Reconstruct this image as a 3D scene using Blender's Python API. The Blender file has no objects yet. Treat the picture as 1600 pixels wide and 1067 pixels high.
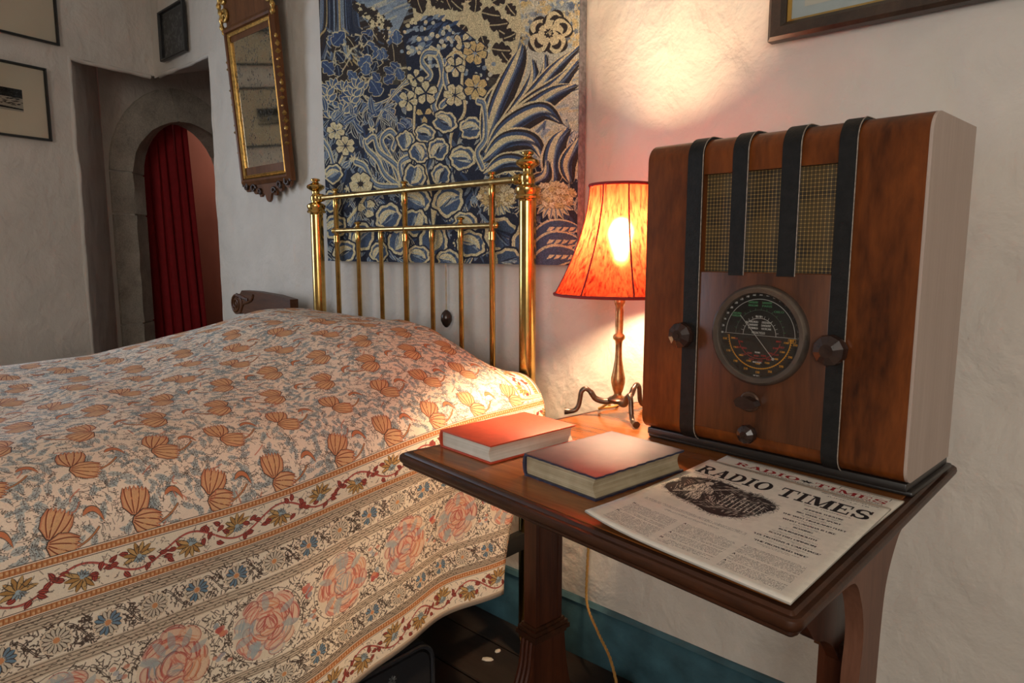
import bpy, bmesh, math
import numpy as np
from mathutils import Matrix, Vector, noise

scn = bpy.context.scene
COL = scn.collection

# ---------------------------------------------------------------- camera
cam_d = bpy.data.cameras.new('camera'); cam_d.lens = 24.0; cam_d.sensor_width = 36.0; cam_d.clip_start = .02
cam = bpy.data.objects.new('camera', cam_d); COL.objects.link(cam); scn.camera = cam
_A, _P = math.radians(47.5), math.radians(7.6)
_fh = Vector((-math.cos(_A), math.sin(_A), 0)); _r = Vector((math.sin(_A), math.cos(_A), 0))
_f = _fh*math.cos(_P)+Vector((0, 0, -math.sin(_P))); _u = _fh*math.sin(_P)+Vector((0, 0, math.cos(_P)))
_m = Matrix((_r, _u, -_f)).transposed().to_4x4(); _m.translation = (0, 0, 1.06); cam.matrix_world = _m

# ---------------------------------------------------------------- light: overcast sky, two windows, exposure
scn.view_settings.view_transform = 'Standard'; scn.view_settings.look = 'None'
scn.view_settings.exposure = 0.7; scn.view_settings.gamma = 1.0; scn.view_settings.use_curve_mapping = False
w = bpy.data.worlds.new('overcast_sky'); scn.world = w; w.use_nodes = True
w.node_tree.nodes['Background'].inputs[0].default_value = (.62, .76, 1, 1); w.node_tree.nodes['Background'].inputs[1].default_value = 1.0
scn.cycles.use_denoising = True
scn.cycles.max_bounces = 8; scn.cycles.diffuse_bounces = 5; scn.cycles.transparent_max_bounces = 8
scn.cycles.sample_clamp_indirect = 6.0
QX, QY = -3.601, 1.37                      # room corner where the left and back walls meet
_th = math.radians(77.5)
DL = Vector((-math.cos(_th), math.sin(_th), 0))     # along the left wall, away from the viewer
NL = Vector((-math.sin(_th), -math.cos(_th), 0))    # out through the left wall
def LW(u, z, off=0.0):
    p = Vector((QX, QY, 0))+DL*u+NL*off; return (p.x, p.y, z)
def area(name, loc, to, sx, sy, col, e):
    d = bpy.data.lights.new(name, 'AREA'); d.shape = 'RECTANGLE'; d.size = sx; d.size_y = sy; d.color = col; d.energy = e
    o = bpy.data.objects.new(name, d); COL.objects.link(o); o.location = loc
    o.rotation_euler = (Vector(to)-Vector(loc)).to_track_quat('-Z', 'Y').to_euler(); return o
# daylight standing in the two window openings (left wall, and the wall behind the viewer)
area('window_daylight', LW(-1.5, 1.3, .10), LW(-1.5, 1.3, -1), .72, .95, (.70, .83, 1), 12)
area('window_daylight', (1.2, -2.25, 1.45), (1.2, 0, 1.45), 1.2, 1.15, (1, .92, .81), 31)
area('passage_fill', LW(1.35, 2.0, .68), LW(.55, .9, .72), .3, .5, (1, .9, .8), 1.3)  # added fill lamp, unseen, brightens the windowless passage and curtain

# ---------------------------------------------------------------- mesh helpers
def link(name, me, mat, parent=None, smooth=None, loc=None, rot=None):
    o = bpy.data.objects.new(name, me); COL.objects.link(o)
    if mat is not None: me.materials.append(mat)
    if smooth is not None:
        me.shade_smooth(); me.set_sharp_from_angle(angle=math.radians(smooth))
    if parent is not None: o.parent = parent
    if loc is not None: o.location = loc
    if rot is not None: o.rotation_euler = rot
    return o
def thing(name, label, cat, loc=(0, 0, 0), rot=(0, 0, 0), group=None):
    o = bpy.data.objects.new(name, None); COL.objects.link(o); o.location = loc; o.rotation_euler = rot
    o.empty_display_size = .05; return tag(o, label, cat, group)
def tag(o, label, cat, group=None):
    o['label'] = label; o['category'] = cat
    if group: o['group'] = group
    return o
def struct(o): o['kind'] = 'structure'; return o

class MB:
    def __init__(s): s.v = []; s.f = []; s.uv = {}
    def add(s, V, F):
        n = len(s.v); s.v += [tuple(p) for p in V]; s.f += [tuple(i+n for i in f) for f in F]; return s
    def box(s, x0, x1, y0, y1, z0, z1, bev=0.0, seg=2):
        bm = bmesh.new(); bmesh.ops.create_cube(bm, size=1)
        for v in bm.verts: v.co = ((x0+x1)/2+v.co.x*(x1-x0), (y0+y1)/2+v.co.y*(y1-y0), (z0+z1)/2+v.co.z*(z1-z0))
        if bev: bmesh.ops.bevel(bm, geom=list(bm.edges), offset=bev, segments=seg, profile=.5, affect='EDGES')
        bm.verts.index_update(); s.add([v.co[:] for v in bm.verts], [[v.index for v in f.verts] for f in bm.faces]); bm.free(); return s
    def lathe(s, prof, c=(0, 0, 0), n=24, axis='z', ph=0.0):
        """prof: (radius, height) pairs; axis 'z' up or '-y' towards the viewer"""
        V = []; F = []; k = len(prof)
        for i in range(n):
            a = 2*math.pi*i/n+ph; ca, sa = math.cos(a), math.sin(a)
            for r, h in prof:
                V.append((c[0]+r*ca, c[1]+r*sa, c[2]+h) if axis == 'z' else (c[0]+r*ca, c[1]-h, c[2]+r*sa))
        for i in range(n):
            j = (i+1) % n
            for q in range(k-1): F.append((i*k+q, j*k+q, j*k+q+1, i*k+q+1))
        if prof[0][0] > 1e-6: F.append(tuple(i*k for i in range(n))[::-1])
        if prof[-1][0] > 1e-6: F.append(tuple(i*k+k-1 for i in range(n)))
        return s.add(V, F)
    def tube(s, P, r, n=10, cap=True):
        P = [Vector(p) for p in P]; R = r if hasattr(r, '__len__') else [r]*len(P); V = []; F = []
        T = [(P[min(i+1, len(P)-1)]-P[max(i-1, 0)]).normalized() for i in range(len(P))]
        up = Vector((0, 0, 1)) if abs(T[0].z) < .9 else Vector((1, 0, 0)); a = T[0].cross(up).normalized()
        for i, p in enumerate(P):
            a = (a-T[i]*a.dot(T[i])).normalized(); b = T[i].cross(a)
            for k in range(n):
                t = 2*math.pi*k/n; V.append(p+(a*math.cos(t)+b*math.sin(t))*R[i])
        for i in range(len(P)-1):
            for k in range(n): l = (k+1) % n; F.append((i*n+k, i*n+l, (i+1)*n+l, (i+1)*n+k))
        if cap: F.append(tuple(range(n))[::-1]); F.append(tuple((len(P)-1)*n+k for k in range(n)))
        return s.add(V, F)
    def prism(s, P, d0, d1, plane='xz'):
        """outline P extruded from d0 to d1 along the third axis"""
        n = len(P)
        m = {'xz': lambda a, b, d: (a, d, b), 'xy': lambda a, b, d: (a, b, d), 'yz': lambda a, b, d: (d, a, b)}[plane]
        V = [m(a, b, d0) for a, b in P]+[m(a, b, d1) for a, b in P]
        F = [tuple(range(n)), tuple(range(2*n-1, n-1, -1))]+[(i, i+n, (i+1) % n+n, (i+1) % n) for i in range(n)]
        return s.add(V, F)
    def grid(s, G):
        """G[i][j] points"""
        n, m = len(G), len(G[0])
        return s.add([p for r in G for p in r], [(i*m+j, (i+1)*m+j, (i+1)*m+j+1, i*m+j+1) for i in range(n-1) for j in range(m-1)])
    def build(s, name, mat, parent=None, smooth=35, fix=True, loc=None, rot=None):
        me = bpy.data.meshes.new(name); me.from_pydata(s.v, [], s.f)
        if fix:
            bm = bmesh.new(); bm.from_mesh(me); bmesh.ops.recalc_face_normals(bm, faces=bm.faces); bm.to_mesh(me); bm.free()
        me.update(); return link(name, me, mat, parent, smooth, loc, rot)
def set_uv(me, fn):
    """fn(vertex, polygon) -> (u, v)"""
    l = me.uv_layers.new(name='UVMap')
    for p in me.polygons:
        for li in p.loop_indices: l.data[li].uv = fn(me.vertices[me.loops[li].vertex_index].co, p)

# ---------------------------------------------------------------- material helpers
def mat_new(name):
    m = bpy.data.materials.new(name); m.use_nodes = True; nt = m.node_tree; nt.nodes.clear()
    out = nt.nodes.new('ShaderNodeOutputMaterial'); b = nt.nodes.new('ShaderNodeBsdfPrincipled'); nt.links.new(b.outputs[0], out.inputs[0])
    return m, nt, b, out
def nd(nt, t, **kw):
    n = nt.nodes.new('ShaderNode'+t)
    for k, v in kw.items():
        if k.startswith('_'): setattr(n, k[1:], v)
        else:
            i = n.inputs[int(k[1:])] if k[0] == 'i' and k[1:].isdigit() else n.inputs[k.replace('__', ' ')]
            if isinstance(v, bpy.types.NodeSocket): nt.links.new(v, i)
            else: i.default_value = v
    return n
def ramp(nt, fac, stops):
    n = nt.nodes.new('ShaderNodeValToRGB'); nt.links.new(fac, n.inputs[0]); e = n.color_ramp.elements
    while len(e) < len(stops): e.new(.5)
    for k, (p, c) in enumerate(stops): e[k].position = p; e[k].color = (*c, 1) if len(c) == 3 else c
    return n.outputs[0]
def coords(nt, scale=(1, 1, 1), rot=(0, 0, 0), which='Object'):
    t = nd(nt, 'TexCoord'); return nd(nt, 'Mapping', i0=t.outputs[which], Scale=scale, Rotation=rot).outputs[0]
def bump(nt, b, h, strength, dist=.01, chain=None):
    n = nd(nt, 'Bump', Strength=strength, Distance=dist, Height=h)
    if chain is not None: nt.links.new(chain, n.inputs['Normal'])
    nt.links.new(n.outputs[0], b.inputs['Normal']); return n.outputs[0]
def spec(m, v):
    for n in m.node_tree.nodes:
        if n.type == 'BSDF_PRINCIPLED': n.inputs['Specular IOR Level'].default_value = v
    return m
def plain(name, col, rough=.6, metal=0.0, var=.12, vs=40, bs=0.0, bsc=120, coat=0.0, spec=.5):
    m, nt, b, o = mat_new(name); c = coords(nt)
    nz = nd(nt, 'TexNoise', Vector=c, Scale=vs, Detail=4)
    lo = tuple(x*(1-var) for x in col); hi = tuple(min(1, x*(1+var)) for x in col)
    nt.links.new(ramp(nt, nz.outputs[0], [(.3, lo), (.7, hi)]), b.inputs['Base Color'])
    b.inputs['Roughness'].default_value = rough; b.inputs['Metallic'].default_value = metal
    b.inputs['Coat Weight'].default_value = coat; b.inputs['Specular IOR Level'].default_value = spec
    if bs: bump(nt, b, nd(nt, 'TexNoise', Vector=c, Scale=bsc, Detail=3).outputs[0], bs, .004)
    return m
def wood(name, dark, light, grain=(60, 60, 4), rough=.35, coat=.0, fig=3.0, wear=None):
    m, nt, b, o = mat_new(name)
    c0 = coords(nt); big = nd(nt, 'TexNoise', Vector=coords(nt, tuple(g*.12 for g in grain)), Scale=1, Detail=3, Distortion=1.2)
    g = nd(nt, 'TexNoise', Vector=coords(nt, grain), Scale=1.0, Detail=8, Roughness=.65, Distortion=.6)
    fine = nd(nt, 'TexNoise', Vector=coords(nt, tuple(x*6 for x in grain)), Scale=1, Detail=4)
    mx = nd(nt, 'Mix', _data_type='FLOAT', i0=.45, i2=g.outputs[0], i3=big.outputs[0])
    mx2 = nd(nt, 'Mix', _data_type='FLOAT', i0=.18, i2=mx.outputs[0], i3=fine.outputs[0])
    mid = tuple((a+b_)/2 for a, b_ in zip(dark, light))
    col = ramp(nt, mx2.outputs[0], [(.34, dark), (.5, mid), (.66, light)])
    if wear:
        wz = nd(nt, 'TexNoise', Vector=c0, Scale=90, Detail=6, Roughness=.7)
        col = nd(nt, 'Mix', _data_type='RGBA', i0=ramp(nt, wz.outputs[0], [(.70, (0, 0, 0)), (.74, (1, 1, 1))]), i6=col, i7=(*wear, 1)).outputs[2]
    nt.links.new(col, b.inputs['Base Color']); b.inputs['Roughness'].default_value = rough
    b.inputs['Coat Weight'].default_value = coat; b.inputs['Coat Roughness'].default_value = .12
    bump(nt, b, fine.outputs[0], .06, .002)
    return m
def printed(name, img, rough=.85, weave=0, wscale=900, tint=1.0):
    m, nt, b, o = mat_new(name)
    t = nd(nt, 'TexImage', _image=img, _interpolation='Linear'); nt.links.new(nd(nt, 'TexCoord').outputs['UV'], t.inputs[0])
    nt.links.new(t.outputs[0], b.inputs['Base Color']); b.inputs['Roughness'].default_value = rough; b.inputs['Specular IOR Level'].default_value = .25
    if weave: bump(nt, b, nd(nt, 'TexNoise', Vector=coords(nt), Scale=wscale, Detail=2).outputs[0], weave, .002)
    return m
# ---------------------------------------------------------------- painted prints (flat print only)
class Cv:
    """small numpy canvas, pixel units, y down; wrap=True repeats in x"""
    def __init__(s, W, H, bg, wrap=False):
        s.W, s.H, s.wrap = W, H, wrap
        s.a = np.empty((H, W, 3), np.float32); s.a[:] = np.array(bg, np.float32)/255
    def _put(s, x0, y0, m, c, al):
        c = np.array(c, np.float32)/255
        h, w = m.shape
        ys = max(0, y0); ye = min(s.H, y0+h)
        if ye <= ys: return
        m = m[ys-y0:ye-y0]
        if s.wrap:
            ix = (np.arange(x0, x0+w)) % s.W
            sub = s.a[ys:ye][:, ix]
            mm = (m*al)[..., None].astype(np.float32)
            s.a[ys:ye, ix] = sub*(1-mm)+c*mm
        else:
            xs = max(0, x0); xe = min(s.W, x0+w)
            if xe <= xs: return
            mm = (m[:, xs-x0:xe-x0]*al)[..., None].astype(np.float32)
            s.a[ys:ye, xs:xe] = s.a[ys:ye, xs:xe]*(1-mm)+c*mm
    def poly(s, P, c, al=1.0):
        P = np.asarray(P, float)
        x0, y0 = np.floor(P.min(0)).astype(int); x1, y1 = np.ceil(P.max(0)).astype(int)
        y0 = max(y0, 0); y1 = min(y1, s.H)
        if not s.wrap: x0 = max(x0, 0); x1 = min(x1, s.W)
        if x1 <= x0 or y1 <= y0: return
        X = np.arange(x0, x1)+.5; Y = (np.arange(y0, y1)+.5)[:, None]
        m = np.zeros((y1-y0, x1-x0), bool)
        Q = np.roll(P, -1, 0)
        for (ax, ay), (bx, by) in zip(P, Q):
            if ay == by: continue
            lo, hi = (ay, by) if ay < by else (by, ay)
            r0 = max(0, int(math.ceil(lo-.5-y0))); r1 = min(y1-y0, int(math.ceil(hi-.5-y0)))
            if r1 <= r0: continue
            xi = ax+(Y[r0:r1]-ay)*(bx-ax)/(by-ay)
            m[r0:r1] ^= X < xi
        s._put(x0, y0, m, c, al)
    def line(s, P, w, c, al=1.0, taper=False):
        P = np.asarray(P, float); n = len(P)
        r = w/2+1
        x0, y0 = np.floor(P.min(0)-r).astype(int); x1, y1 = np.ceil(P.max(0)+r).astype(int)
        y0 = max(y0, 0); y1 = min(y1, s.H)
        if not s.wrap: x0 = max(x0, 0); x1 = min(x1, s.W)
        if x1 <= x0 or y1 <= y0: return
        m = np.zeros((y1-y0, x1-x0), np.float32)
        for i in range(n-1):
            ax, ay = P[i]; bx, by = P[i+1]
            hw = w/2*(math.sin(math.pi*(i+.5)/(n-1))*.8+.2 if taper else 1)
            sx0 = max(x0, int(min(ax, bx)-hw-1)); sx1 = min(x1, int(max(ax, bx)+hw+2))
            sy0 = max(y0, int(min(ay, by)-hw-1)); sy1 = min(y1, int(max(ay, by)+hw+2))
            if sx1 <= sx0 or sy1 <= sy0: continue
            X = np.arange(sx0, sx1)+.5; Y = (np.arange(sy0, sy1)+.5)[:, None]
            dx, dy = bx-ax, by-ay; L = dx*dx+dy*dy+1e-9
            t = np.clip(((X-ax)*dx+(Y-ay)*dy)/L, 0, 1)
            d = np.hypot(X-ax-t*dx, Y-ay-t*dy)
            mm = np.clip(hw-d+.5, 0, 1)
            v = m[sy0-y0:sy1-y0, sx0-x0:sx1-x0]
            np.maximum(v, mm, out=v)
        s._put(x0, y0, m, c, al)
    def ell(s, x, y, rx, ry, c, al=1.0, rot=0.0, n=20):
        t = np.linspace(0, 2*math.pi, n, endpoint=False)
        px, py = rx*np.cos(t), ry*np.sin(t); cr, sr = math.cos(rot), math.sin(rot)
        s.poly(np.stack([x+px*cr-py*sr, y+px*sr+py*cr], 1), c, al)
    def grain(s, amt, rng, step=1):
        n = rng.normal(0, amt, (s.H//step+1, s.W//step+1)).astype(np.float32)
        n = np.repeat(np.repeat(n, step, 0), step, 1)[:s.H, :s.W]
        s.a = np.clip(s.a*(1+n[..., None]), 0, 1)
    def image(s, name):
        im = bpy.data.images.new(name, s.W, s.H, alpha=False)
        px = np.ones((s.H, s.W, 4), np.float32); px[..., :3] = s.a[::-1]
        im.pixels.foreach_set(px.ravel()); im.update(); im.pack()
        return im

def bez(p0, p1, p2, n=12):
    t = np.linspace(0, 1, n)[:, None]
    p0, p1, p2 = (np.array(p, float) for p in (p0, p1, p2))
    return (1-t)**2*p0+2*t*(1-t)*p1+t*t*p2
def spline(P, n=8):
    P = [np.array(p, float) for p in P]; P = [2*P[0]-P[1]]+P+[2*P[-1]-P[-2]]; out = []
    for i in range(1, len(P)-2):
        for k in range(n):
            t = k/n; a, b, c, d = P[i-1:i+3]
            out.append(.5*((2*b)+(-a+c)*t+(2*a-5*b+4*c-d)*t*t+(-a+3*b-3*c+d)*t**3))
    out.append(P[-2]); return np.array(out)
def leafpoly(path, w, wav=0, nw=5, sharp=.75):
    """closed outline of a leaf laid along a path"""
    path = np.asarray(path, float); n = len(path)
    d = np.gradient(path, axis=0); d /= np.linalg.norm(d, axis=1)[:, None]+1e-9
    nrm = np.stack([-d[:, 1], d[:, 0]], 1)
    t = np.linspace(0, 1, n)
    hw = w*np.sin(math.pi*t**sharp)**.8*(1+wav*np.sin(t*nw*2*math.pi))
    return np.vstack([path+nrm*hw[:, None], (path-nrm*hw[:, None])[::-1]])
def rot2(P, a):
    c, s_ = math.cos(a), math.sin(a); P = np.asarray(P, float)
    return np.stack([P[..., 0]*c-P[..., 1]*s_, P[..., 0]*s_+P[..., 1]*c], -1)

# ---- text: outlines come from the built-in font, slab capitals are drawn here
def glyph_tris(body):
    cu = bpy.data.curves.new('tmp_text', 'FONT'); cu.body = body; cu.resolution_u = 3
    ob = bpy.data.objects.new('tmp_text', cu)
    me = ob.to_mesh(); me.calc_loop_triangles()
    V = np.array([v.co[:2] for v in me.vertices]); T = [tuple(t.vertices) for t in me.loop_triangles]
    ob.to_mesh_clear(); bpy.data.objects.remove(ob); bpy.data.curves.remove(cu)
    return V, T
def text(cv, body, x, y, w, h, c, bold=0, ang=0.0, al=1.0):
    """body fitted to a box w x h whose left baseline corner is x, y"""
    V, T = glyph_tris(body)
    if len(V) == 0: return
    lo, hi = V.min(0), V.max(0)
    S = (V-lo)/(hi-lo)*[w, -h]
    offs = [(0, 0)] if not bold else [(0, 0), (bold, 0), (-bold, 0)]
    for ox, oy in offs:
        P = rot2(S, ang)+[x+ox, y+oy]
        for t in T: cv.poly(P[list(t)], c, al)
def slab(ch, n=120):
    X, Y = np.meshgrid((np.arange(n)+.5)/n, 1-(np.arange(n)+.5)/n)
    R = lambda a, b, c, d: (X >= a) & (X <= c) & (Y >= b) & (Y <= d)
    E = lambda cx, cy, rx, ry: ((X-cx)/rx)**2+((Y-cy)/ry)**2 <= 1
    def D(x0, y0, x1, y1, w): # slanted bar from (x0,y0) to (x1,y1)
        xc = x0+(x1-x0)*(Y-y0)/(y1-y0); return (abs(X-xc) <= w) & (Y >= min(y0, y1)) & (Y <= max(y0, y1))
    s = .11
    if ch == 'R':
        m = R(.12, 0, .34, 1) | R(.02, 0, .46, s) | R(.02, 1-s, .5, 1)
        m |= (E(.5, .735, .38, .265) & ~E(.48, .735, .17, .16) & (X > .33)) | (R(.3, .47, .5, .57)) | (R(.3, 1-s, .5, 1))
        return m | D(.5, .5, .83, 0, .12) | R(.7, 0, 1, s)
    if ch == 'A':
        return D(.16, 0, .5, 1, .06) | D(.82, 0, .5, 1, .13) | R(.25, .26, .75, .36) | R(0, 0, .34, s) | R(.6, 0, 1, s) | R(.36, .9, .62, 1)
    if ch == 'D':
        m = R(.12, 0, .34, 1) | R(.02, 0, .5, s) | R(.02, 1-s, .5, 1)
        return m | (E(.46, .5, .52, .5) & ~E(.42, .5, .28, .39) & (X > .34))
    if ch == 'I': return R(.3, 0, .7, 1) | R(.05, 0, .95, s) | R(.05, 1-s, .95, 1)
    if ch == 'O': return E(.5, .5, .5, .5) & ~E(.5, .5, .24, .4)
    if ch == 'T': return R(.38, 0, .62, 1) | R(.2, 0, .8, s) | R(0, 1-s, 1, 1) | R(0, .66, .08, 1) | R(.92, .66, 1, 1)
    if ch == 'M':
        return R(.1, 0, .17, 1) | R(.74, 0, .93, 1) | D(.2, 1, .5, .05, .1) | D(.8, 1, .5, .05, .045) | R(0, 0, .28, s) | R(.64, 0, 1, s) | R(0, 1-s, .2, 1) | R(.8, 1-s, 1, 1)
    if ch == 'E':
        return R(.12, 0, .36, 1) | R(.02, 0, .95, s) | R(.02, 1-s, .92, 1) | R(.3, .45, .66, .55) | R(.86, 0, .95, .34) | R(.83, .66, .92, 1) | R(.6, .36, .68, .64)
    if ch == 'S':
        top = E(.5, .72, .46, .28) & ~E(.54, .72, .24, .17) & ~((X > .54) & (Y < .72))
        bot = E(.5, .28, .48, .28) & ~E(.46, .28, .24, .17) & ~((X < .46) & (Y > .28))
        return top | bot | D(.3, .62, .7, .38, .2) & R(.2, .4, .8, .6) | R(.82, .66, .93, 1) | R(.05, 0, .17, .34)
def slabtext(cv, word, x, y, w, h, c, gap=.07):
    ws = {'I': .55, 'M': 1.25, 'E': .9, 'S': .85, 'T': .95}
    tot = sum(ws.get(k, 1) for k in word)+gap*(len(word)-1); cx = x
    for k in word:
        gw = ws.get(k, 1)/tot*w
        W, H = max(2, int(round(gw))), int(round(h)); m = slab(k)
        iy = (np.arange(H)+.5)/H*m.shape[0]; ix = (np.arange(W)+.5)/W*m.shape[1]
        cv._put(int(cx), int(y-h), m[iy.astype(int)][:, ix.astype(int)].astype(np.float32), c, 1)
        cx += gw+gap/tot*w

# ---------------------------------------------------------------- bedspread print
SP_PX = 2000; SP_U = .444; SP_FIELD = .72; SP_BORD = .445
def paint_spread():
    rng = np.random.default_rng(5); S = SP_PX
    W = int(SP_U*S); F = int(SP_FIELD*S); H = F+int(SP_BORD*S)
    cream = (236, 217, 197); dark = (70, 57, 50); blue = (138, 150, 152); ora = (196, 128, 84); red = (176, 78, 66); och = (176, 132, 78)
    cv = Cv(W, H, cream, wrap=True)
    def L(P, w, c, al=1.0, taper=False): cv.line(P, w, c, al, taper)
    dk2 = (62, 50, 44)
    def feather(x, y, a, ln, fill=True):
        bend = rng.uniform(-.5, .5)*ln
        path = bez((0, 0), (ln*.5, bend), (ln, bend*.3), 9); path = rot2(path, a)+[x, y]
        if fill: cv.poly(leafpoly(path, ln*.24, .25, 4), (156, 170, 174), .6)
        L(path, 1.3, dk2, .7)
        d = np.gradient(path, axis=0)
        for k in range(2, 9, 2):
            for sg in (-1, 1):
                b = math.atan2(d[k][1], d[k][0])+sg*rng.uniform(.5, .9)
                q = path[k]+np.array([math.cos(b), math.sin(b)])*ln*.24*math.sin(math.pi*(k/9)**.8)
                m = (path[k]+q)/2+rng.uniform(-2, 2, 2)
                L([path[k]*.25+q*.75, q], rng.uniform(1.5, 2.6), dk2, .85)
    # field: blue grey feathery leaves over everything
    pts = [(x+rng.uniform(-9, 9)+14*(j % 2), y+rng.uniform(-9, 9)) for j, y in enumerate(np.arange(-10, F+10, 25)) for x in np.arange(0, W-10, 29)]
    for k in range(3600):
        p = np.array([rng.uniform(0, W), rng.uniform(0, F)]); a = rng.uniform(0, 6.28); l = rng.uniform(8, 22)
        L(rot2(bez((0, 0), (l*.5, rng.uniform(-7, 7)), (l, 0), 5), a)+p, rng.uniform(1.3, 2.4), dk2, .6)
    for p in pts:
        a = 1.3*math.sin(p[0]*2*math.pi/W*3+p[1]*.018)+2.0*math.sin(p[1]*.011+1.3)+rng.uniform(-1.1, 1.1)
        feather(p[0], p[1], a, rng.uniform(28, 46), rng.random() < .6)
    def tulip(x, y, a, sc, tone):
        n = 40; P = []
        for t in np.linspace(0, 1, n): # cup with a toothed lip
            ang = (t-.5)*1.5
            P.append((sc*(1+.07*math.sin(t*44))*math.cos(ang*.62), sc*math.sin(ang)*.62))
        P = [(0, -.1*sc), (.25*sc, -.42*sc), (.6*sc, -.48*sc)]+P+[(.6*sc, .48*sc), (.25*sc, .42*sc), (0, .1*sc)]
        P = np.array(P); big = rot2(P*1.1-[.04*sc, 0], a)+[x, y]
        cv.poly(big, dark); cv.poly(rot2(P*1.05, a)+[x, y], (196, 128, 96)); cv.poly(rot2(P*.93+[.03*sc, 0], a)+[x, y], tone)
        for k in (-.33, -.12, .12, .33):
            q = bez((.06*sc, k*.3*sc), (.5*sc, k*1.2*sc), (.97*sc, k*1.15*sc), 10)
            L(rot2(q, a)+[x, y], 3.2, (130, 66, 48)); L(rot2(q+[0, 3], a)+[x, y], 2, (226, 180, 132), .8)
        for k in range(14):
            b = rng.uniform(-.42, .42); r = rng.uniform(.3, .9)*sc
            q = np.array([(r, b*r), (r+7, b*r+2)]); L(rot2(q, a)+[x, y], 2, (222, 172, 120), .8)
    rows = int(SP_FIELD/.104)+1
    for j in range(-1, rows+1):
        for i in range(4):
            x = (i+.5*(j % 2))*W/4+rng.uniform(-8, 8); y = F-60-j*.104*S+rng.uniform(-8, 8)
            if y > F-50: continue
            fl = 1 if (j//2) % 2 == 0 else -1
            stem = bez((x, y+40), (x+fl*70, y+70), (x+fl*120, y+10), 14)
            L(stem, 7, dark, .8); L(stem, 4, ora)
            a0 = -1.25 if fl > 0 else -1.9
            tulip(x, y+10, a0+rng.uniform(-.25, .25), 76, (210, 160, 118)); tulip(x-fl*6, y+22, a0+fl*1.65, 72, (214, 168, 126))
            cp = bez((x-fl*130, y-20), (x-fl*95, y-60), (x-fl*80, y+8), 12)
            cv.poly(leafpoly(cp, 10), dark, .8); cv.poly(leafpoly(cp, 7), (198, 122, 84))
            for k in range(3):
                q = np.array([x+rng.uniform(-140, 140), y+rng.uniform(-100, 100)])
                L(bez(q, q+rng.uniform(-25, 25, 2), q+rng.uniform(-45, 45, 2), 6), 4, (190, 108, 84), .7)
    # borders
    def stripe(y0, y1, c, al=1.0): cv.poly([(0, y0), (W, y0), (W, y1), (0, y1)], c, al)
    def rows_of(y0, y1, n):
        stripe(y0, y1, (202, 182, 158))
        for k in range(n):
            yy = y0+(k+.5)*(y1-y0)/n; stripe(yy-1.1, yy+1.1, dark, .8)
        for k in range(int(W/7)):
            yy = y0+rng.uniform(.1, .9)*(y1-y0); L([(k*7, yy), (k*7+5, yy+rng.uniform(-3, 3))], 3, dark, .7)
    def orange(y0, y1):
        stripe(y0, y1, cream); stripe(y0+5, y1-5, (188, 124, 78)); stripe(y0, y0+2.2, dark); stripe(y1-2.2, y1, dark)
        for k in range(int(W/12)): cv.ell(k*12+3, (y0+y1)/2+rng.uniform(-3, 3), 3.4, 4.2, (222, 182, 140), .8); L([(k*12+9, y0+6), (k*12+7, y1-6)], 1.6, (120, 66, 40), .7)
    def palmette(x, y, r, a):
        for k in range(7):
            b = a+(k-3)*.42
            p = bez((0, 0), (r*.7, (k-3)*3), (r, (k-3)*6), 9)
            P = rot2(p, b)+[x, y]
            cv.poly(leafpoly(P, r*.17), dark); cv.poly(leafpoly(P, r*.12), och if k % 2 else (196, 158, 104))
        for k in range(5):
            b = a+math.pi+(k-2)*.5; P = rot2(bez((0, 0), (r*.3, 2), (r*.5, 0), 6), b)+[x, y]
            cv.poly(leafpoly(P, r*.12), dark); cv.poly(leafpoly(P, r*.08), (150, 166, 172))
        cv.ell(x, y, r*.15, r*.15, (160, 176, 184))
    def vine(y0, y1):
        stripe(y0, y1, (234, 218, 196)); n = 6; h = y1-y0; ym = (y0+y1)/2
        xs = np.linspace(0, W, 140); ys = ym+h*.33*np.sin(xs/W*n*math.pi)
        L(np.stack([xs, ys], 1), 6, (150, 62, 56)); L(np.stack([xs, ys+1], 1), 3, (196, 104, 92))
        for k in range(n):
            x = (k+.5)*W/n; up = -1 if k % 2 else 1
            palmette(x, ym-up*h*.06, h*.46, -up*math.pi/2*1.0+rng.uniform(-.2, .2)+(.6 if k % 2 else -.4))
            for q in range(8):
                xx = x+W/n*.5+(q-3.5)*13; yy = ym+rng.uniform(-.3, .3)*h; a = rng.uniform(0, 6.28)
                P = rot2(bez((0, 0), (14, 5), (28, 0), 7), a)+[xx, yy]
                cv.poly(leafpoly(P, 8, .3, 3), (112, 44, 44)); cv.poly(leafpoly(P, 5, .3, 3), red); L(P, 1.6, dark)
        for k in range(240): p = np.array([rng.uniform(0, W), rng.uniform(y0+6, y1-6)]); L(bez(p, p+rng.uniform(-8, 8, 2), p+rng.uniform(-14, 14, 2), 5), 2, dark, .6)
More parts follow.
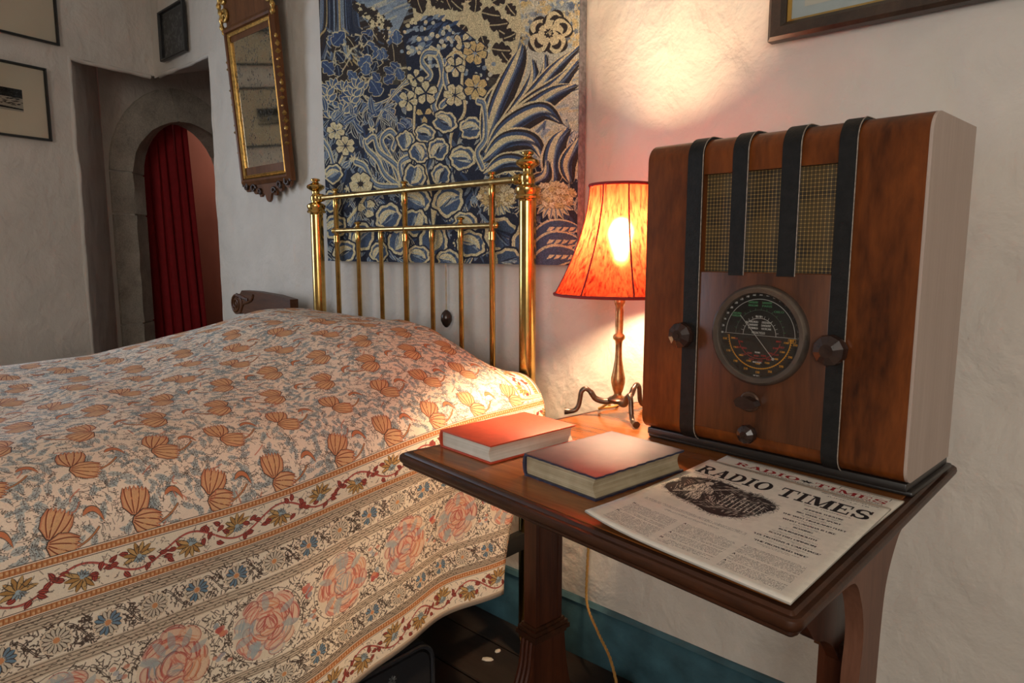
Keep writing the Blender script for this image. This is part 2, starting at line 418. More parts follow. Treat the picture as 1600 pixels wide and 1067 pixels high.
    def daisies(y0, y1, n=7):
        stripe(y0, y1, (232, 217, 196)); h = y1-y0; ym = (y0+y1)/2
        xs = np.linspace(0, W, 160); ys = ym+h*.36*np.sin(xs/W*n*2*math.pi/1.0)
        for o in (-3, 3): L(np.stack([xs, ys+o], 1), 2, dark)
        for k in range(800): p = np.array([rng.uniform(0, W), rng.uniform(y0+4, y1-4)]); L(bez(p, p+rng.uniform(-9, 9, 2), p+rng.uniform(-16, 16, 2), 5), rng.uniform(2, 3.6), dark, .85)
        for k in range(n):
            x = (k+.5)*W/n; y = ym; cv.ell(x, y, h*.44, h*.44, (222, 202, 176))
            for q in range(14):
                b = q*2*math.pi/14; P = rot2(bez((h*.09, 0), (h*.25, 0), (h*.42, 0), 8), b)+[x, y]
                cv.poly(leafpoly(P, h*.085, sharp=1.3), dark); cv.poly(leafpoly(P, h*.055, sharp=1.3), (110, 134, 152) if (q % 4) < 2 and k % 2 == 0 else (206, 192, 172))
            cv.ell(x, y, h*.09, h*.09, (206, 142, 96))
    def roses(y0, y1):
        stripe(y0, y1, (232, 216, 194)); h = y1-y0; ym = (y0+y1)/2
        for k in range(1500):
            p = np.array([rng.uniform(0, W), rng.uniform(y0+3, y1-3)])
            L(bez(p, p+rng.uniform(-12, 12, 2), p+rng.uniform(-20, 20, 2), 6), rng.uniform(1.8, 3.2), dark, .8)
        for k in range(3):
            x = (k+.5)*W/3; y = ym
            t = np.linspace(-.4, 1.75, 40)*math.pi; L(np.stack([x+h*.5*np.cos(t), y+h*.49*np.sin(t)], 1), 2.5, dark, .6)
            cv.ell(x, y, h*.45, h*.46, (224, 206, 182))
            pal = [(200, 104, 84), (212, 140, 104), (206, 120, 104), (178, 84, 78), (150, 158, 164)]
            for ring, (r, m) in enumerate(((.35, 9), (.25, 7), (.15, 5), (.06, 3))):
                for q in range(m):
                    b = q*2*math.pi/m+ring*.5+rng.uniform(-.2, .2)+k
                    cx, cy = x+h*r*math.cos(b)*.95, y+h*r*math.sin(b)*1.08
                    s_ = h*.1*rng.uniform(.8, 1.3); col = pal[4] if rng.random() < .2 else pal[rng.integers(0, 4)]
                    cv.ell(cx, cy, s_*1.3, s_, col, .35, b+1.57); cv.ell(cx, cy, s_*1.0, s_*.7, (226, 196, 168), .75, b+1.57)
                    for e in range(4):
                        o = rng.uniform(-.7, .7)*s_; P = bez((-s_, o), (0, o+rng.uniform(-.7, .7)*s_), (s_*1.1, o*.6), 8)
                        L(rot2(P, b+1.57+rng.uniform(-.3, .3))+[cx, cy], rng.uniform(2.5, 6), col, .75, True)
                    t = np.linspace(-2.2, 1.2, 9); L(rot2(np.stack([s_*1.25*np.cos(t), s_*.95*np.sin(t)], 1), b+1.57)+[cx, cy], 2.2, (168, 88, 78) if q % 3 else (120, 92, 84), .8)
            for q in range(9):
                b = rng.uniform(0, 6.28); P = rot2(bez((h*.2, 0), (h*.35, 8), (h*.45, 0), 8), b)+[x, y]
                cv.poly(leafpoly(P, h*.05), (160, 170, 172), .6)
            xb = (k+1)*W/3; yb = ym+(h*.2 if k % 2 else -h*.2)
            for q in range(9): cv.ell(xb+rng.uniform(-14, 14), yb+rng.uniform(-18, 18), 11, 9, pal[rng.integers(0, 5)], .8, rng.uniform(0, 3))
            for q in range(6): cv.ell(xb+rng.uniform(-25, 25), 2*ym-yb+rng.uniform(-18, 18), 9, 7, (204, 128, 104) if q % 2 else (158, 160, 168), .7)
    y = lambda m: F+m*S
    orange(y(0), y(.014)); vine(y(.014), y(.062)); orange(y(.062), y(.076)); rows_of(y(.076), y(.097), 5)
    daisies(y(.097), y(.142)); rows_of(y(.142), y(.162), 4); roses(y(.162), y(.288)); rows_of(y(.288), y(.304), 4)
    daisies(y(.304), y(.346)); rows_of(y(.346), y(.36), 4); orange(y(.36), y(.375)); vine(y(.375), y(.432)); stripe(y(.432), H, (198, 172, 148))
    cv.grain(.035, rng)
    return cv

# ---------------------------------------------------------------- verdure tapestry
TAP = (-2.079, -1.003, 1.024, 2.10)   # x0, x1, z0, z1 on the wall
def paint_tapestry():
    rng = np.random.default_rng(11); S = 950
    W = int((TAP[1]-TAP[0])*S); H = int((TAP[3]-TAP[2])*S)
    navy = (42, 46, 60); brown = (54, 46, 42); blue = (88, 102, 122); lblue = (132, 144, 152); cream = (206, 190, 148); gold = (200, 172, 116); pale = (186, 182, 160)
    cv = Cv(W, H, (72, 66, 56))
    cv.poly([(0, H), (W, H), (W, H*.62), (0, H*.45)], navy)
    for k in range(420): x, y = rng.uniform(0, W), rng.uniform(0, H*.4); cv.poly(leafpoly(rot2(bez((0, 0), (20, 8), (44, 0), 9), rng.uniform(0, 6.3))+[x, y], rng.uniform(8, 15), .3, 3), [brown, cream, (58, 76, 110), blue][rng.integers(4)])
    # drawn on a 1169 x 1067 sheet covering the lower part of the hanging: corners (117,-10) .. (1138,1040)
    A = np.array([[117, 0], [1143, 0], [1130, 1040], [132, 1037]], float)
    B = np.array([[0, (TAP[3]-1.886)*S], [W, (TAP[3]-1.638)*S], [W, H], [0, H]], float)
    M = []
    for (u, v), (p, q) in zip(A, B): M += [[u, v, 1, 0, 0, 0, -p*u, -p*v], [0, 0, 0, u, v, 1, -q*u, -q*v]]
    hm = np.append(np.linalg.solve(np.array(M), B.ravel()), 1).reshape(3, 3)
    def m(P):
        P = np.atleast_2d(np.asarray(P, float)); q = np.c_[P, np.ones(len(P))] @ hm.T; return q[:, :2]/q[:, 2:]
    def pl(P, c, al=1.0): cv.poly(m(P), c, al)
    def ln(P, w, c, al=1.0, taper=False): cv.line(m(P), w, c, al, taper)
    def blob(x, y, r, c, k=6, al=1.0, amp=.2):
        t = np.linspace(0, 2*math.pi, 30); ph = rng.uniform(0, 6)
        rr = r*(1+amp*np.sin(t*k+ph)); pl(np.stack([x+rr*np.cos(t), y+rr*np.sin(t)], 1), c, al)
    def ground(P, c): pl(P, c)
    # grounds: pale sky, brown thicket, blue meadow
    ground([(100, -60), (1250, -60), (1250, 60), (900, 330), (480, 250), (100, 420)], brown)
    ground([(250, -60), (520, -60), (470, 60), (420, 160), (330, 120), (260, 40)], lblue)
    ground([(880, -60), (1250, -60), (1250, 760), (1000, 640), (840, 560), (800, 480), (900, 330), (930, 160)], pale)
    for k in range(90):
        x, y = rng.uniform(265, 480), rng.uniform(-200, 120); ln(bez((x, y), (x+40, y-14), (x+80, y-30), 6), rng.uniform(3, 8), [cream, blue, lblue][rng.integers(3)], .5)
    for k in range(60):
        x, y = rng.uniform(960, 1140), rng.uniform(250, 700); ln(bez((x, y), (x+40, y-6), (x+90, y-16), 6), rng.uniform(3, 7), [cream, cream, lblue, gold][rng.integers(4)], .5)
    for k in range(330):
        x, y = rng.uniform(880, 1150), rng.uniform(-60, 190); blob(x, y, rng.uniform(7, 15), [cream, pale, gold, lblue, blue][rng.integers(5)], 5, .75)
    # tree trunk and its spreading root
    for k in range(46):
        x = rng.uniform(125, 265); c = [cream, blue, navy, lblue, gold, navy][rng.integers(6)]
        fl = (x-190)*1.0
        ln(spline([(x, -400), (x+rng.uniform(-8, 8), 60), (x+fl*.5, 150), (x+fl*1.6+rng.uniform(-20, 20), 235)], 6), rng.uniform(6, 13), c, .8)
    for k in range(120): x, y = rng.uniform(140, 360), rng.uniform(110, 250); ln(bez((x, y), (x+8, y+8), (x+rng.uniform(5, 25), y+rng.uniform(5, 22)), 5), rng.uniform(3, 6), [cream, gold, blue, pale][rng.integers(4)], .7)
    pl([(255, -60), (275, 110), (330, 170), (400, 220), (380, 250), (300, 205), (240, 140)], navy, .85)
    # oak leaves on pale ground
    def oak(x, y, ln_, a, c, vein=None):
        t = np.linspace(0, 1, 40); hw = ln_*.36*np.sin(math.pi*t**.8)**.7*(.72+.42*np.abs(np.sin(t*9.4)))
        P = np.vstack([np.stack([t*ln_, hw], 1), np.stack([t*ln_, -hw], 1)[::-1]])
        
        if c != brown: pl(rot2(P*1.12-[.05*ln_, 0], a)+[x, y], cream, .9)
        pl(rot2(P, a)+[x, y], c)
        ln(rot2(np.array([(0, 0), (ln_*.5, 2), (ln_*.9, 0)]), a)+[x, y], 3 if c == brown else 2.5, (186, 170, 130) if c == brown else lblue)
    ground([(480, -60), (900, -60), (920, 120), (880, 290), (800, 300), (700, 170), (500, 130)], (196, 182, 142))
    for x, y, l, a in [(x, y, l*.72, a) for x, y, l, a in [(520, -20, 90, 2.4), (560, 10, 95, .3), (640, 40, 90, -2.6), (650, 20, 100, -.6), (760, 60, 110, .2), (735, 60, 90, -1.5), (800, 20, 110, -.5), (860, 30, 80, .9), (790, 110, 110, -.1), (830, 130, 100, .5), (760, 150, 80, 1.2), (800, 200, 110, .1), (840, 215, 80, .9), (700, 110, 80, 2.2), (600, 90, 80, 1.6), (560, 80, 70, 2.6), (850, 160, 70, -.4)]+[(rng.uniform(490, 880), rng.uniform(-60, 20), rng.uniform(80, 120), rng.uniform(0, 6.3)) for _ in range(14)]]:
        oak(x, y, l, a, brown)
    for k in range(150): x = rng.uniform(262, 400); y = rng.uniform(20, 40)+(x-262)*rng.uniform(.3, 1.15); blob(x, y, rng.uniform(5, 11), brown if k % 3 else cream, 5)
    # left thicket: dark and blue lobed leaves on cream twigs
    for k in range(26): x, y = rng.uniform(120, 440), rng.uniform(180, 520); ln(bez((x, y), (x+rng.uniform(-40, 40), y-30), (x+rng.uniform(-60, 60), y-rng.uniform(30, 80)), 8), 6, cream, .85)
    for k in range(62):
        x, y = rng.uniform(115, 450), rng.uniform(170, 520); oak(x, y, rng.uniform(42, 74), rng.uniform(3.6, 5.9), [navy, brown, (60, 74, 104), (74, 90, 118)][rng.integers(4)])
    for P in ([(440, 350), (380, 400), (300, 430), (280, 470)], [(470, 330), (420, 360), (350, 470), (340, 520)], [(560, 210), (500, 280), (430, 350)]): ln(spline(P), 9, cream); ln(spline(P), 3, blue)
    def petal_flower(x, y, r, n, c, a0=0, gap=.8, eye=None):
        for k in range(n):
            a = a0+k*2*math.pi/n; P = np.array([(r*.12, 0), (r*.6, -r*.42*gap), (r*.95, -r*.34*gap), (r*1.0, 0), (r*.95, r*.34*gap), (r*.6, r*.42*gap)])
            pl(rot2(P*1.12, a)+[x, y], navy); pl(rot2(P, a)+[x, y], c)
            ln(rot2(np.array([(r*.25, 0), (r*.7, 0)]), a)+[x, y], 2, (160, 138, 92), .8)
        if eye: blob(x, y, r*.24, eye, 8)
    for k in range(16):
        x, y = rng.uniform(125, 280), rng.uniform(350, 470); 
        for q in range(4):
            a = -2.6+q*.6+rng.uniform(-.2, .2); P = leafpoly(rot2(bez((0, 0), (22, 6), (46, 0), 8), a)+[x, y], 13); pl(P, cream); pl(leafpoly(rot2(bez((4, 0), (22, 6), (42, 0), 8), a)+[x, y], 9), blue if q % 2 else (66, 84, 114))
    # berries cluster
    ground([(450, 120), (560, 70), (640, 90), (770, 190), (780, 330), (700, 360), (620, 340), (470, 330)], navy)
    for k in range(60):
        a, r = rng.uniform(0, 6.3), rng.uniform(20, 120); x, y = 560+r*math.cos(a), 190+r*math.sin(a)*.9
        pl(leafpoly(np.array([(x, y), (x+16, y-14), (x+34, y-24)]), 8), [blue, (66, 80, 106), lblue][rng.integers(3)])
    for k in range(75): a, r = rng.uniform(0, 6.3), rng.uniform(30, 140); blob(560+r*math.cos(a)*.95, 185+r*math.sin(a)*.85, rng.uniform(6, 10), [pale, lblue, cream][rng.integers(3)], 3, 1, .05)
    for k in range(34): blob(rng.uniform(690, 810), rng.uniform(150, 410), rng.uniform(6, 10), [lblue, pale][rng.integers(2)], 3, 1, .05)
    # lower ground is deep blue with loose blades
    for k in range(330):
        x, y = rng.uniform(120, 1140), rng.uniform(520, 1060); a = rng.uniform(-2.4, -.7); l = rng.uniform(40, 100)
        ln(rot2(bez((0, 0), (l*.5, rng.uniform(-14, 14)), (l, 0), 8), a)+[x, y], rng.uniform(6, 15), [blue, lblue, (62, 78, 106), pale][rng.integers(4)], .8, True)
    for k in range(260):                      # leaves filling the dark ground
        x, y = (rng.uniform(120, 470), rng.uniform(430, 1060)) if k % 3 else (rng.uniform(440, 1140), rng.uniform(560, 1060)); a = rng.uniform(-2.6, -.5); l = rng.uniform(34, 70)
        p = rot2(bez((0, 0), (l*.5, rng.uniform(-16, 16)), (l, 0), 9), a)+[x, y]; w_ = rng.uniform(8, 15)
        pl(leafpoly(p, w_), [cream, pale, lblue][k % 3]); pl(leafpoly(p, w_*.68), [blue, (66, 80, 106), navy][rng.integers(3)]); ln(p, 2.5, pale)
    for k in range(34):
        x, y = rng.uniform(120, 1130), rng.uniform(500, 1040)
        for q in range(6): ln(rot2(np.array([(3, 0), (13, 0)]), q*1.05)+[x, y], 6, [cream, lblue][k % 2])
    def ribbon(P, w, c1=cream, c2=blue): 
        p = spline(P); ln(p, w, c1); ln(p, w*.5, c2); ln(p+[w*.12, 0], w*.16, lblue)
    ribbon([(600, 470), (570, 420), (600, 330), (605, 290), (590, 230), (560, 205)], 24); ribbon([(530, 330), (560, 300), (525, 250), (540, 215), (580, 215)], 20)
    ribbon([(600, 420), (630, 380), (615, 300), (640, 230)], 22)
    for P in ([(430, 720), (400, 640), (360, 560), (390, 520), (415, 545), (405, 585)], [(420, 730), (370, 690), (340, 630), (300, 590), (290, 560)], [(440, 740), (420, 660), (350, 600), (330, 545), (300, 560)], [(450, 740), (430, 650), (470, 620), (500, 615)], [(170, 680), (150, 600), (125, 560)], [(420, 740), (330, 730), (290, 660), (250, 640)]): ribbon(P, 22)
    # flower stalks
    for P in ([(490, 570), (490, 480), (495, 380), (480, 320)], [(630, 600), (640, 520), (690, 440), (680, 330), (690, 240), (660, 210), (625, 235)], [(560, 880), (550, 760), (530, 660), (520, 600)], [(560, 860), (600, 720), (640, 640)], [(195, 900), (260, 820), (290, 780)], [(210, 600), (180, 660)], [(900, 700), (830, 640)]): ln(spline(P), 11, cream); ln(spline(P)+[3, 0], 3, gold)
    for x, y, r, n, c, a in [(655, 268, 40, 5, cream, .3), (652, 378, 44, 6, cream, .1), (735, 215, 46, 6, gold, .2), (736, 348, 48, 6, gold, .6), (540, 370, 46, 5, cream, .9), (498, 312, 34, 4, cream, .2), (466, 400, 40, 5, cream, 1.4), (686, 172, 34, 4, cream, 2.2), (532, 455, 34, 3, gold, -.6), (175, 520, 36, 6, cream, .2), (212, 578, 38, 6, cream, .5)]:
        petal_flower(x, y, r, n, c, a)
    petal_flower(272, 728, 46, 5, cream, .3, 1.15, brown); petal_flower(296, 825, 36, 3, cream, 1.2, 1.1)
    # round leaves with cream rims
    def heart(x, y, r, a=0., fold=True):
        t = np.linspace(0, 2*math.pi, 36); rr = r*(1+.05*np.sin(5*t+rng.uniform(0, 6))+.05*np.sin(9*t+rng.uniform(0, 6))-.18*np.exp(-((t-math.pi)/.35)**2))
        P = np.stack([rr*np.cos(t)*1.05, rr*np.sin(t)*.9], 1)
        pl(rot2(P*1.14, a)+[x, y], navy); pl(rot2(P, a)+[x, y], cream); pl(rot2(P*.8, a)+[x, y], (74, 88, 110))
        for k in range(12):
            b = a+rng.uniform(-1.2, 1.2); q = bez((-r*.5, 0), (0, rng.uniform(-.3, .3)*r), (r*.55, rng.uniform(-.5, .5)*r), 8)
            ln(rot2(q, a)+[x, y], rng.uniform(3, 6), [lblue, (62, 76, 102), navy, pale][rng.integers(4)], .85, True)
        if fold:
            P2 = leafpoly(rot2(bez((-r*.8, r*.1), (0, -r*.7), (r*.75, r*.05), 10), a+.4)+[x, y], r*.26); pl(P2, cream); 
            ln(rot2(bez((-r*.6, 0), (0, -r*.5), (r*.5, 0), 8), a+.4)+[x, y], 5, pale)
    for x, y, r, a in [(612, 482, 46, .3), (715, 506, 48, -.4), (455, 556, 40, 1.2), (533, 528, 40, 0), (508, 602, 42, .8), (585, 590, 44, -1.2), (680, 622, 52, -.2), (490, 694, 48, 1.6), (594, 690, 42, -1.5), (492, 790, 58, .2), (622, 792, 66, -.9), (488, 878, 54, 1.7), (562, 950, 64, 1.5), (420, 955, 50, 1.5), (380, 860, 56, -1), (690, 880, 50, .2), (710, 960, 58, .1), (500, 1010, 44, 0), (620, 1030, 50, 0), (270, 940, 56, -1.2), (200, 1000, 48, -.8), (150, 800, 44, -1), (160, 900, 50, -.7), (340, 1000, 40, -1.2), (160, 690, 40, -.8)]:
        heart(x, y, r, a)
    # large blades fanning to the right
    def blade(P, w):
        p = spline(P, 10); pl(leafpoly(p, w*1.2), cream); pl(leafpoly(p, w), brown); pl(leafpoly(p+[-w*.18, -w*.1], w*.66), (66, 80, 106)); pl(leafpoly(p+[-w*.3, -w*.15], w*.28), cream); ln(p, 4, lblue, .8, True)
        ln(p+[w*.25, w*.2], 7, navy, .8, True)
    for P, w in [([(770, 600), (800, 430), (860, 340), (890, 290)], 36), ([(780, 580), (830, 420), (900, 260), (930, 185)], 40), ([(790, 570), (900, 440), (960, 330), (965, 240)], 34), ([(800, 560), (930, 420), (1000, 310), (1015, 220)], 26), ([(800, 560), (960, 380), (1060, 270), (1150, 190)], 30), ([(800, 570), (940, 430), (1050, 350), (1150, 245)], 42), ([(790, 580), (900, 480), (1040, 380), (1140, 340)], 44), ([(780, 610), (880, 500), (1000, 440), (1080, 490)], 46), ([(770, 640), (860, 560), (960, 560), (1010, 640)], 42), ([(770, 690), (850, 640), (930, 650), (980, 720)], 34), ([(1050, 720), (1040, 640), (1060, 560), (1110, 505)], 44), ([(1110, 720), (1095, 650), (1120, 590), (1150, 540)], 32), ([(930, 820), (960, 730), (1010, 690), (1020, 630)], 30)]: blade(P, w)
    ribbon([(760, 660), (740, 600), (775, 540), (770, 420), (745, 400)], 20)
    # the large open rose
    for k, (a, l) in enumerate([(-2.6, 62), (-1.1, 84), (-.35, 88), (.9, 78), (2.4, 80)]):
        c0 = np.array([1022, 142])+rot2(np.array([l*.6, 0]), a)
        blob(c0[0], c0[1], 43, brown, 3, 1, .1); blob(c0[0], c0[1], 37, cream, 3, 1, .1); ln(rot2(bez((l*.62, -18), (l*.95, 0), (l*.62, 18), 8), a)+[1022, 142], 12, brown, 1, True)
    blob(1022, 142, 34, cream); blob(1023, 142, 17, brown, 9)
    for k in range(16): blob(1023+rng.uniform(-12, 12), 142+rng.uniform(-12, 12), 2.4, cream, 3)
    # peonies
    def peony(x, y, r):
        pl([(x-r, y), (x+r, y), (x+r*1.1, y+r*.9), (x-r, y+r)], navy, .8)
        for k in range(9):
            a = .25+k*.3; P = leafpoly(rot2(bez((r*.3, 0), (r*.8, 6), (r*1.25, 0), 8), a)+[x, y], r*.16); pl(P, cream); ln(rot2(np.array([(r*.5, 0), (r*1.1, 0)]), a)+[x, y], 3, blue)
        for k in range(90):
            a, q = rng.uniform(0, 6.3), r*math.sqrt(rng.uniform(0, 1)); xx, yy = x+q*math.cos(a)*1.15, y-r*.1+q*math.sin(a)*.62
            blob(xx, yy, r*.17, (150, 124, 86), 5, .9); blob(xx, yy-2, r*.15, [(214, 192, 146), gold, (222, 204, 164)][rng.integers(3)], 5)
    peony(1040, 775, 74); peony(818, 775, 66)
    for x, y, r, a in [(835, 925, 74, .6), (945, 950, 76, 1.9)]: heart(x, y, r, a, False)
    for y0, w in ((890, 34), (940, 38), (1000, 44)):
        p = spline([(930, y0+100), (1010, y0+20), (1080, y0), (1160, y0+10)], 8); pl(leafpoly(p, w*1.15), cream); pl(leafpoly(p, w*.9), (70, 84, 108)); 
        for k in range(5): xx = 1010+k*28; pl(leafpoly(np.array([(xx, y0+18), (xx+16, y0+6), (xx+34, y0)]), 8), cream)
    heart(860, 1030, 60, 0, False)
    # weave
    cv.grain(.10, rng, 2); cv.grain(.06, rng, 1)
    row = 1+.05*np.sin(np.arange(W)*1.6)[None, :, None]; cv.a = np.clip(cv.a*row*.97, 0, 1).astype(np.float32)
    return cv

# ---------------------------------------------------------------- newspaper, radio dial, prints
PW, PH = .272, .332
def paint_paper(kind):
    rng = np.random.default_rng(21+kind); S = 3600
    cv = Cv(int(PW*S), int(PH*S), (222, 213, 199)); ink = (38, 32, 32)
    def body(x0, y0, x1, y1, ind=True, lh=.0027):
        y = y0
        while y < y1:
            x = x0+(.006 if ind and rng.random() < .12 else 0); xe = x1 if rng.random() > .1 else x0+(x1-x0)*rng.uniform(.3, .9)
            while x < xe:
                w = rng.uniform(.0015, .006); w = min(w, xe-x)
                for k in np.arange(x, x+w, .00085): 
                    if rng.random() < .85: h = rng.uniform(.5, 1.1)*.0012; cv.poly([(k*S, (y-h)*S), ((k+.0006)*S, (y-h)*S), ((k+.0006)*S, y*S), (k*S, y*S)], ink, .8)
                x += w+.0011
            y += lh
    T = lambda s_, x, y, w, h, c=ink, b=0: text(cv, s_, x*S, y*S, w*S, h*S, c, b*S)
    if kind == 1:    # under copy: only its red head shows
        slabtext(cv, 'RADIO', .03*S, .041*S, .105*S, .018*S, (150, 36, 36)); slabtext(cv, 'TIMES', .158*S, .041*S, .1*S, .018*S, (150, 36, 36))
        for k in range(7):
            a = k*.9; P = leafpoly(rot2(bez((0, 0), (.004*S, 4), (.0095*S, 0), 7), a)*[1.25, .8]+[.146*S, .032*S], .0016*S); cv.poly(P, ink)
        T('BRITISH BROADCASTING CORPORATION', .075, .0475, .18, .0038, ink, .0002)
        body(.035, .012, .12, .016); body(.06, .0195, .18, .02)
        cv.line([(.19*S, .008*S), (.258*S, .008*S), (.258*S, .02*S)], 3, ink); cv.line([(.19*S, .008*S), (.19*S, .02*S)], 3, ink)
        body(.196, .013, .25, .019)
        cv.grain(.02, rng); return cv
    body(.02, .006, .1, .009); T('BBC PROGRAMMES FOR', .185, .012, .075, .0035); T('JUNE 12-18', .195, .021, .055, .0035)
    slabtext(cv, 'RADIO', .01*S, .068*S, .118*S, .036*S, ink); slabtext(cv, 'TIMES', .14*S, .068*S, .122*S, .036*S, ink)
    T('JOURNAL OF THE BBC', .012, .076, .08, .0032); T('PRICE TWOPENCE', .185, .076, .06, .003)
    heads = [('SUMMER THEATRE', .05), ('BIG WEEK OF SPORT', .056), ('THE WEST HIGHLAND FLEET', .08), ('WHAT CANADA IS LIKE', .066), ('BOXING', .024), ('BOURNEMOUTH', .046), ('SCOTTISH OPINION', .057), ("'LES TROYENS A CARTHAGE'", .08), ("'THE PROVOKED WIFE'", .064)]
    for k, (s_, w) in enumerate(heads):
        y = .09+k*.0172; T(s_, .215-w/2, y, w, .0045, ink, .00035)
        for q in range(2): ww = rng.uniform(.03, .06); body(.215-ww/2, y+.0055+q*.003, .215+ww/2, y+.006+q*.003, False)
    # engraving: figure with a standard before ruins
    def P(x, y): return (x*S*1.05, y*S*1.1+.014*S)
    SM = np.array([S*1.05, S*1.1]); SO = np.array([0, .014*S])
    out = spline([(.018, .10), (.012, .085), (.03, .07), (.055, .062), (.085, .066), (.1, .074), (.115, .068), (.14, .078), (.155, .092), (.15, .115), (.14, .14), (.125, .158), (.1, .165), (.07, .155), (.04, .15), (.015, .135), (.01, .118), (.018, .10)], 6)*SM+SO
    cv.poly(out, (52, 42, 40))
    for k in range(900):
        i = rng.integers(len(out)); a = rng.uniform(0, 6.3); q = out[i]+rng.normal(0, 7, 2)
        cv.line([q, q+[rng.uniform(5, 26)*math.cos(a), rng.uniform(5, 26)*math.sin(a)]], 2, ink, .8)
    pap = (200, 190, 176)
    for k in range(420):
        x, y = rng.uniform(.02, .148), rng.uniform(.07, .158); a = .5*math.sin(x*90)+.9*math.sin(y*70)+rng.uniform(-.4, .4); l = rng.uniform(.003, .011)
        cv.line(bez(P(x, y), P(x+l*.5*math.cos(a), y+l*.5*math.sin(a)-.001), P(x+l*math.cos(a), y+l*math.sin(a)), 5), rng.uniform(2, 5), pap, .95, True)
    fig = spline([(.035, .11), (.04, .092), (.05, .082), (.058, .088), (.068, .095), (.074, .112), (.064, .118), (.07, .14), (.05, .142), (.046, .125), (.036, .125), (.035, .11)], 5)*SM+SO
    cv.poly(fig, pap); cv.line(fig, 4, ink)
    cv.ell(*P(.052, .079), .006*S, .007*S, pap); cv.line(spline([(.046, .078), (.05, .071), (.058, .074), (.06, .082)], 5)*SM+SO, 6, ink)
    for k in range(130): x, y = rng.uniform(.034, .074), rng.uniform(.08, .142); cv.line(bez(P(x, y), P(x+.003, y+.002), P(x+.002, y+.009), 5), 3, ink, .9)
    cv.line([P(.03, .138), P(.092, .07)], 9, pap); cv.line([P(.031, .139), P(.093, .071)], 3, ink)
    for k in range(9): x = .092+.0062*k; cv.poly([P(x, .09+.004*(k % 3)), P(x+.003, .089+.004*(k % 3)), P(x+.0034, .132), P(x+.0005, .134)], pap); cv.line([P(x+.0022, .096), P(x+.0028, .13)], 4, ink)
    for k in range(70): x, y = rng.uniform(.09, .145), rng.uniform(.085, .14); cv.line([P(x, y), P(x+rng.uniform(.003, .009), y+rng.uniform(-.002, .002))], 4, ink)
    body(.02, .218, .17, .226, False); body(.06, .231, .14, .236, False)
    for c_, (x0, x1) in enumerate(((.02, .09), (.1, .172), (.182, .256))):
        ys = ([.25, .288, .322], [.25, .285, .305, .322], [.25, .278, .3, .322])[c_]
        for a, b in zip(ys[:-1], ys[1:]):
            T('TMA'[(c_+int(a*100)) % 3], x0, a+.002, .0035, .0045, ink, .0002); body(x0+.005, a, x1, a+.004); body(x0, a+.0054, x1, b-.004)
    # age toning
    cv.grain(.02, rng, 1); cv.grain(.012, rng, 24)
    return cv
def paint_dial():
    S = 700; cv = Cv(S, S, (16, 14, 13)); c = S/2; R = S/2; wh = (190, 186, 178); gr = (70, 130, 84); rd = (150, 34, 30); ye = (206, 140, 30)
    cv.ell(c, c, R, R, (26, 23, 21), n=60)
    def arc(r, a0, a1, w, col, cy=0): t = np.radians(np.linspace(a0, a1, 80)); cv.line(np.stack([c+R*r*np.cos(t), c+R*cy-R*r*np.sin(t)], 1), w, col)
    arc(.80, 0, 180, 4, wh); arc(.56, 0, 180, 2, (120, 124, 112)); arc(.38, 0, 180, 4, wh)
    cv.line([(c-R*.84, c), (c+R*.84, c)], 3, wh)
    T = lambda s_, x, y, w, h, col: text(cv, s_, c+R*(x-w/2), c-R*y, R*w, R*h, col, 1)
    for k, n in enumerate(('200', '220', '240', '260', '280', '300', '320', '340', '360', '380', '400', '420', '440', '460', '480', '500', '520', '540', '560')):
        a = math.radians(180-k*10); T(n, .9*math.cos(a), .9*math.sin(a)-.02, .07, .045, wh)
    T('METRES', 0, .95, .2, .05, wh); T('MEGACYCLES', -.02, .03, .3, .05, wh); T('METRES', -.02, .40, .16, .035, wh)
    for s_, x, y in (('DAVENTRY', -.17, .70), ('DAVENTRY', .15, .70), ('MOSCOW', -.17, .63), ('PARIS', .15, .63), ('ANKARA', -.55, .44), ('WARSAW', -.56, .38), ('OSLO', .42, .52)): T(s_, x, y, .22, .045, gr)
    for s_, x, y in (('MADRID', -.15, .27), ('ZEESEN', .15, .27), ('DAVENTRY', -.15, .20), ('DAVENTRY', .15, .20), ('PITTSBURGH', -.15, .13), ('VATICAN', .15, .13)): T(s_, x, y, .22, .045, wh)
    for k in range(13): a = math.radians(10+k*13); cv.line([(c+R*.38*math.cos(a), c-R*.38*math.sin(a)), (c+R*.44*math.cos(a), c-R*.44*math.sin(a))], 3, wh); cv.line([(c+R*.56*math.cos(a), c-R*.56*math.sin(a)), (c+R*.60*math.cos(a), c-R*.60*math.sin(a))], 3, gr)
    arc(.72, 182, 358, 7, ye, .02); arc(.50, 195, 345, 5, rd, .02)
    for k in range(44): a = math.radians(184+k*4); cv.line([(c+R*.72*math.cos(a), c-R*.72*math.sin(a)), (c+R*.76*math.cos(a), c-R*.76*math.sin(a))], 3, ye)
    for k in range(9):
        a = math.radians(190+k*20); T(str(150+k*20), .83*math.cos(a), .83*math.sin(a)-.02, .09, .05, ye); T(str(2000-k*100), .63*math.cos(a), .63*math.sin(a)-.02, .1, .04, ye)
    for k in range(16): a = math.radians(192+k*10.4); rr = .46 if k % 2 else .57; T(('LUX', 'ROME', 'KIEV', 'BRNO')[k % 4], rr*math.cos(a), rr*math.sin(a)-.02, .11, .04, rd)
    T('METRES', -.02, -.40, .12, .035, wh); T('KILOCYCLES', -.02, -.62, .2, .035, wh); T('METRES', -.02, -.92, .14, .03, wh)
    cv.line([(c+R*.66, c+8), (c+R*.82, c+8), (c+R*.82, c+34), (c+R*.66, c+34), (c+R*.66, c+8)], 3, ye); T('KHZ', .74, -.08, .1, .05, ye)
    return cv
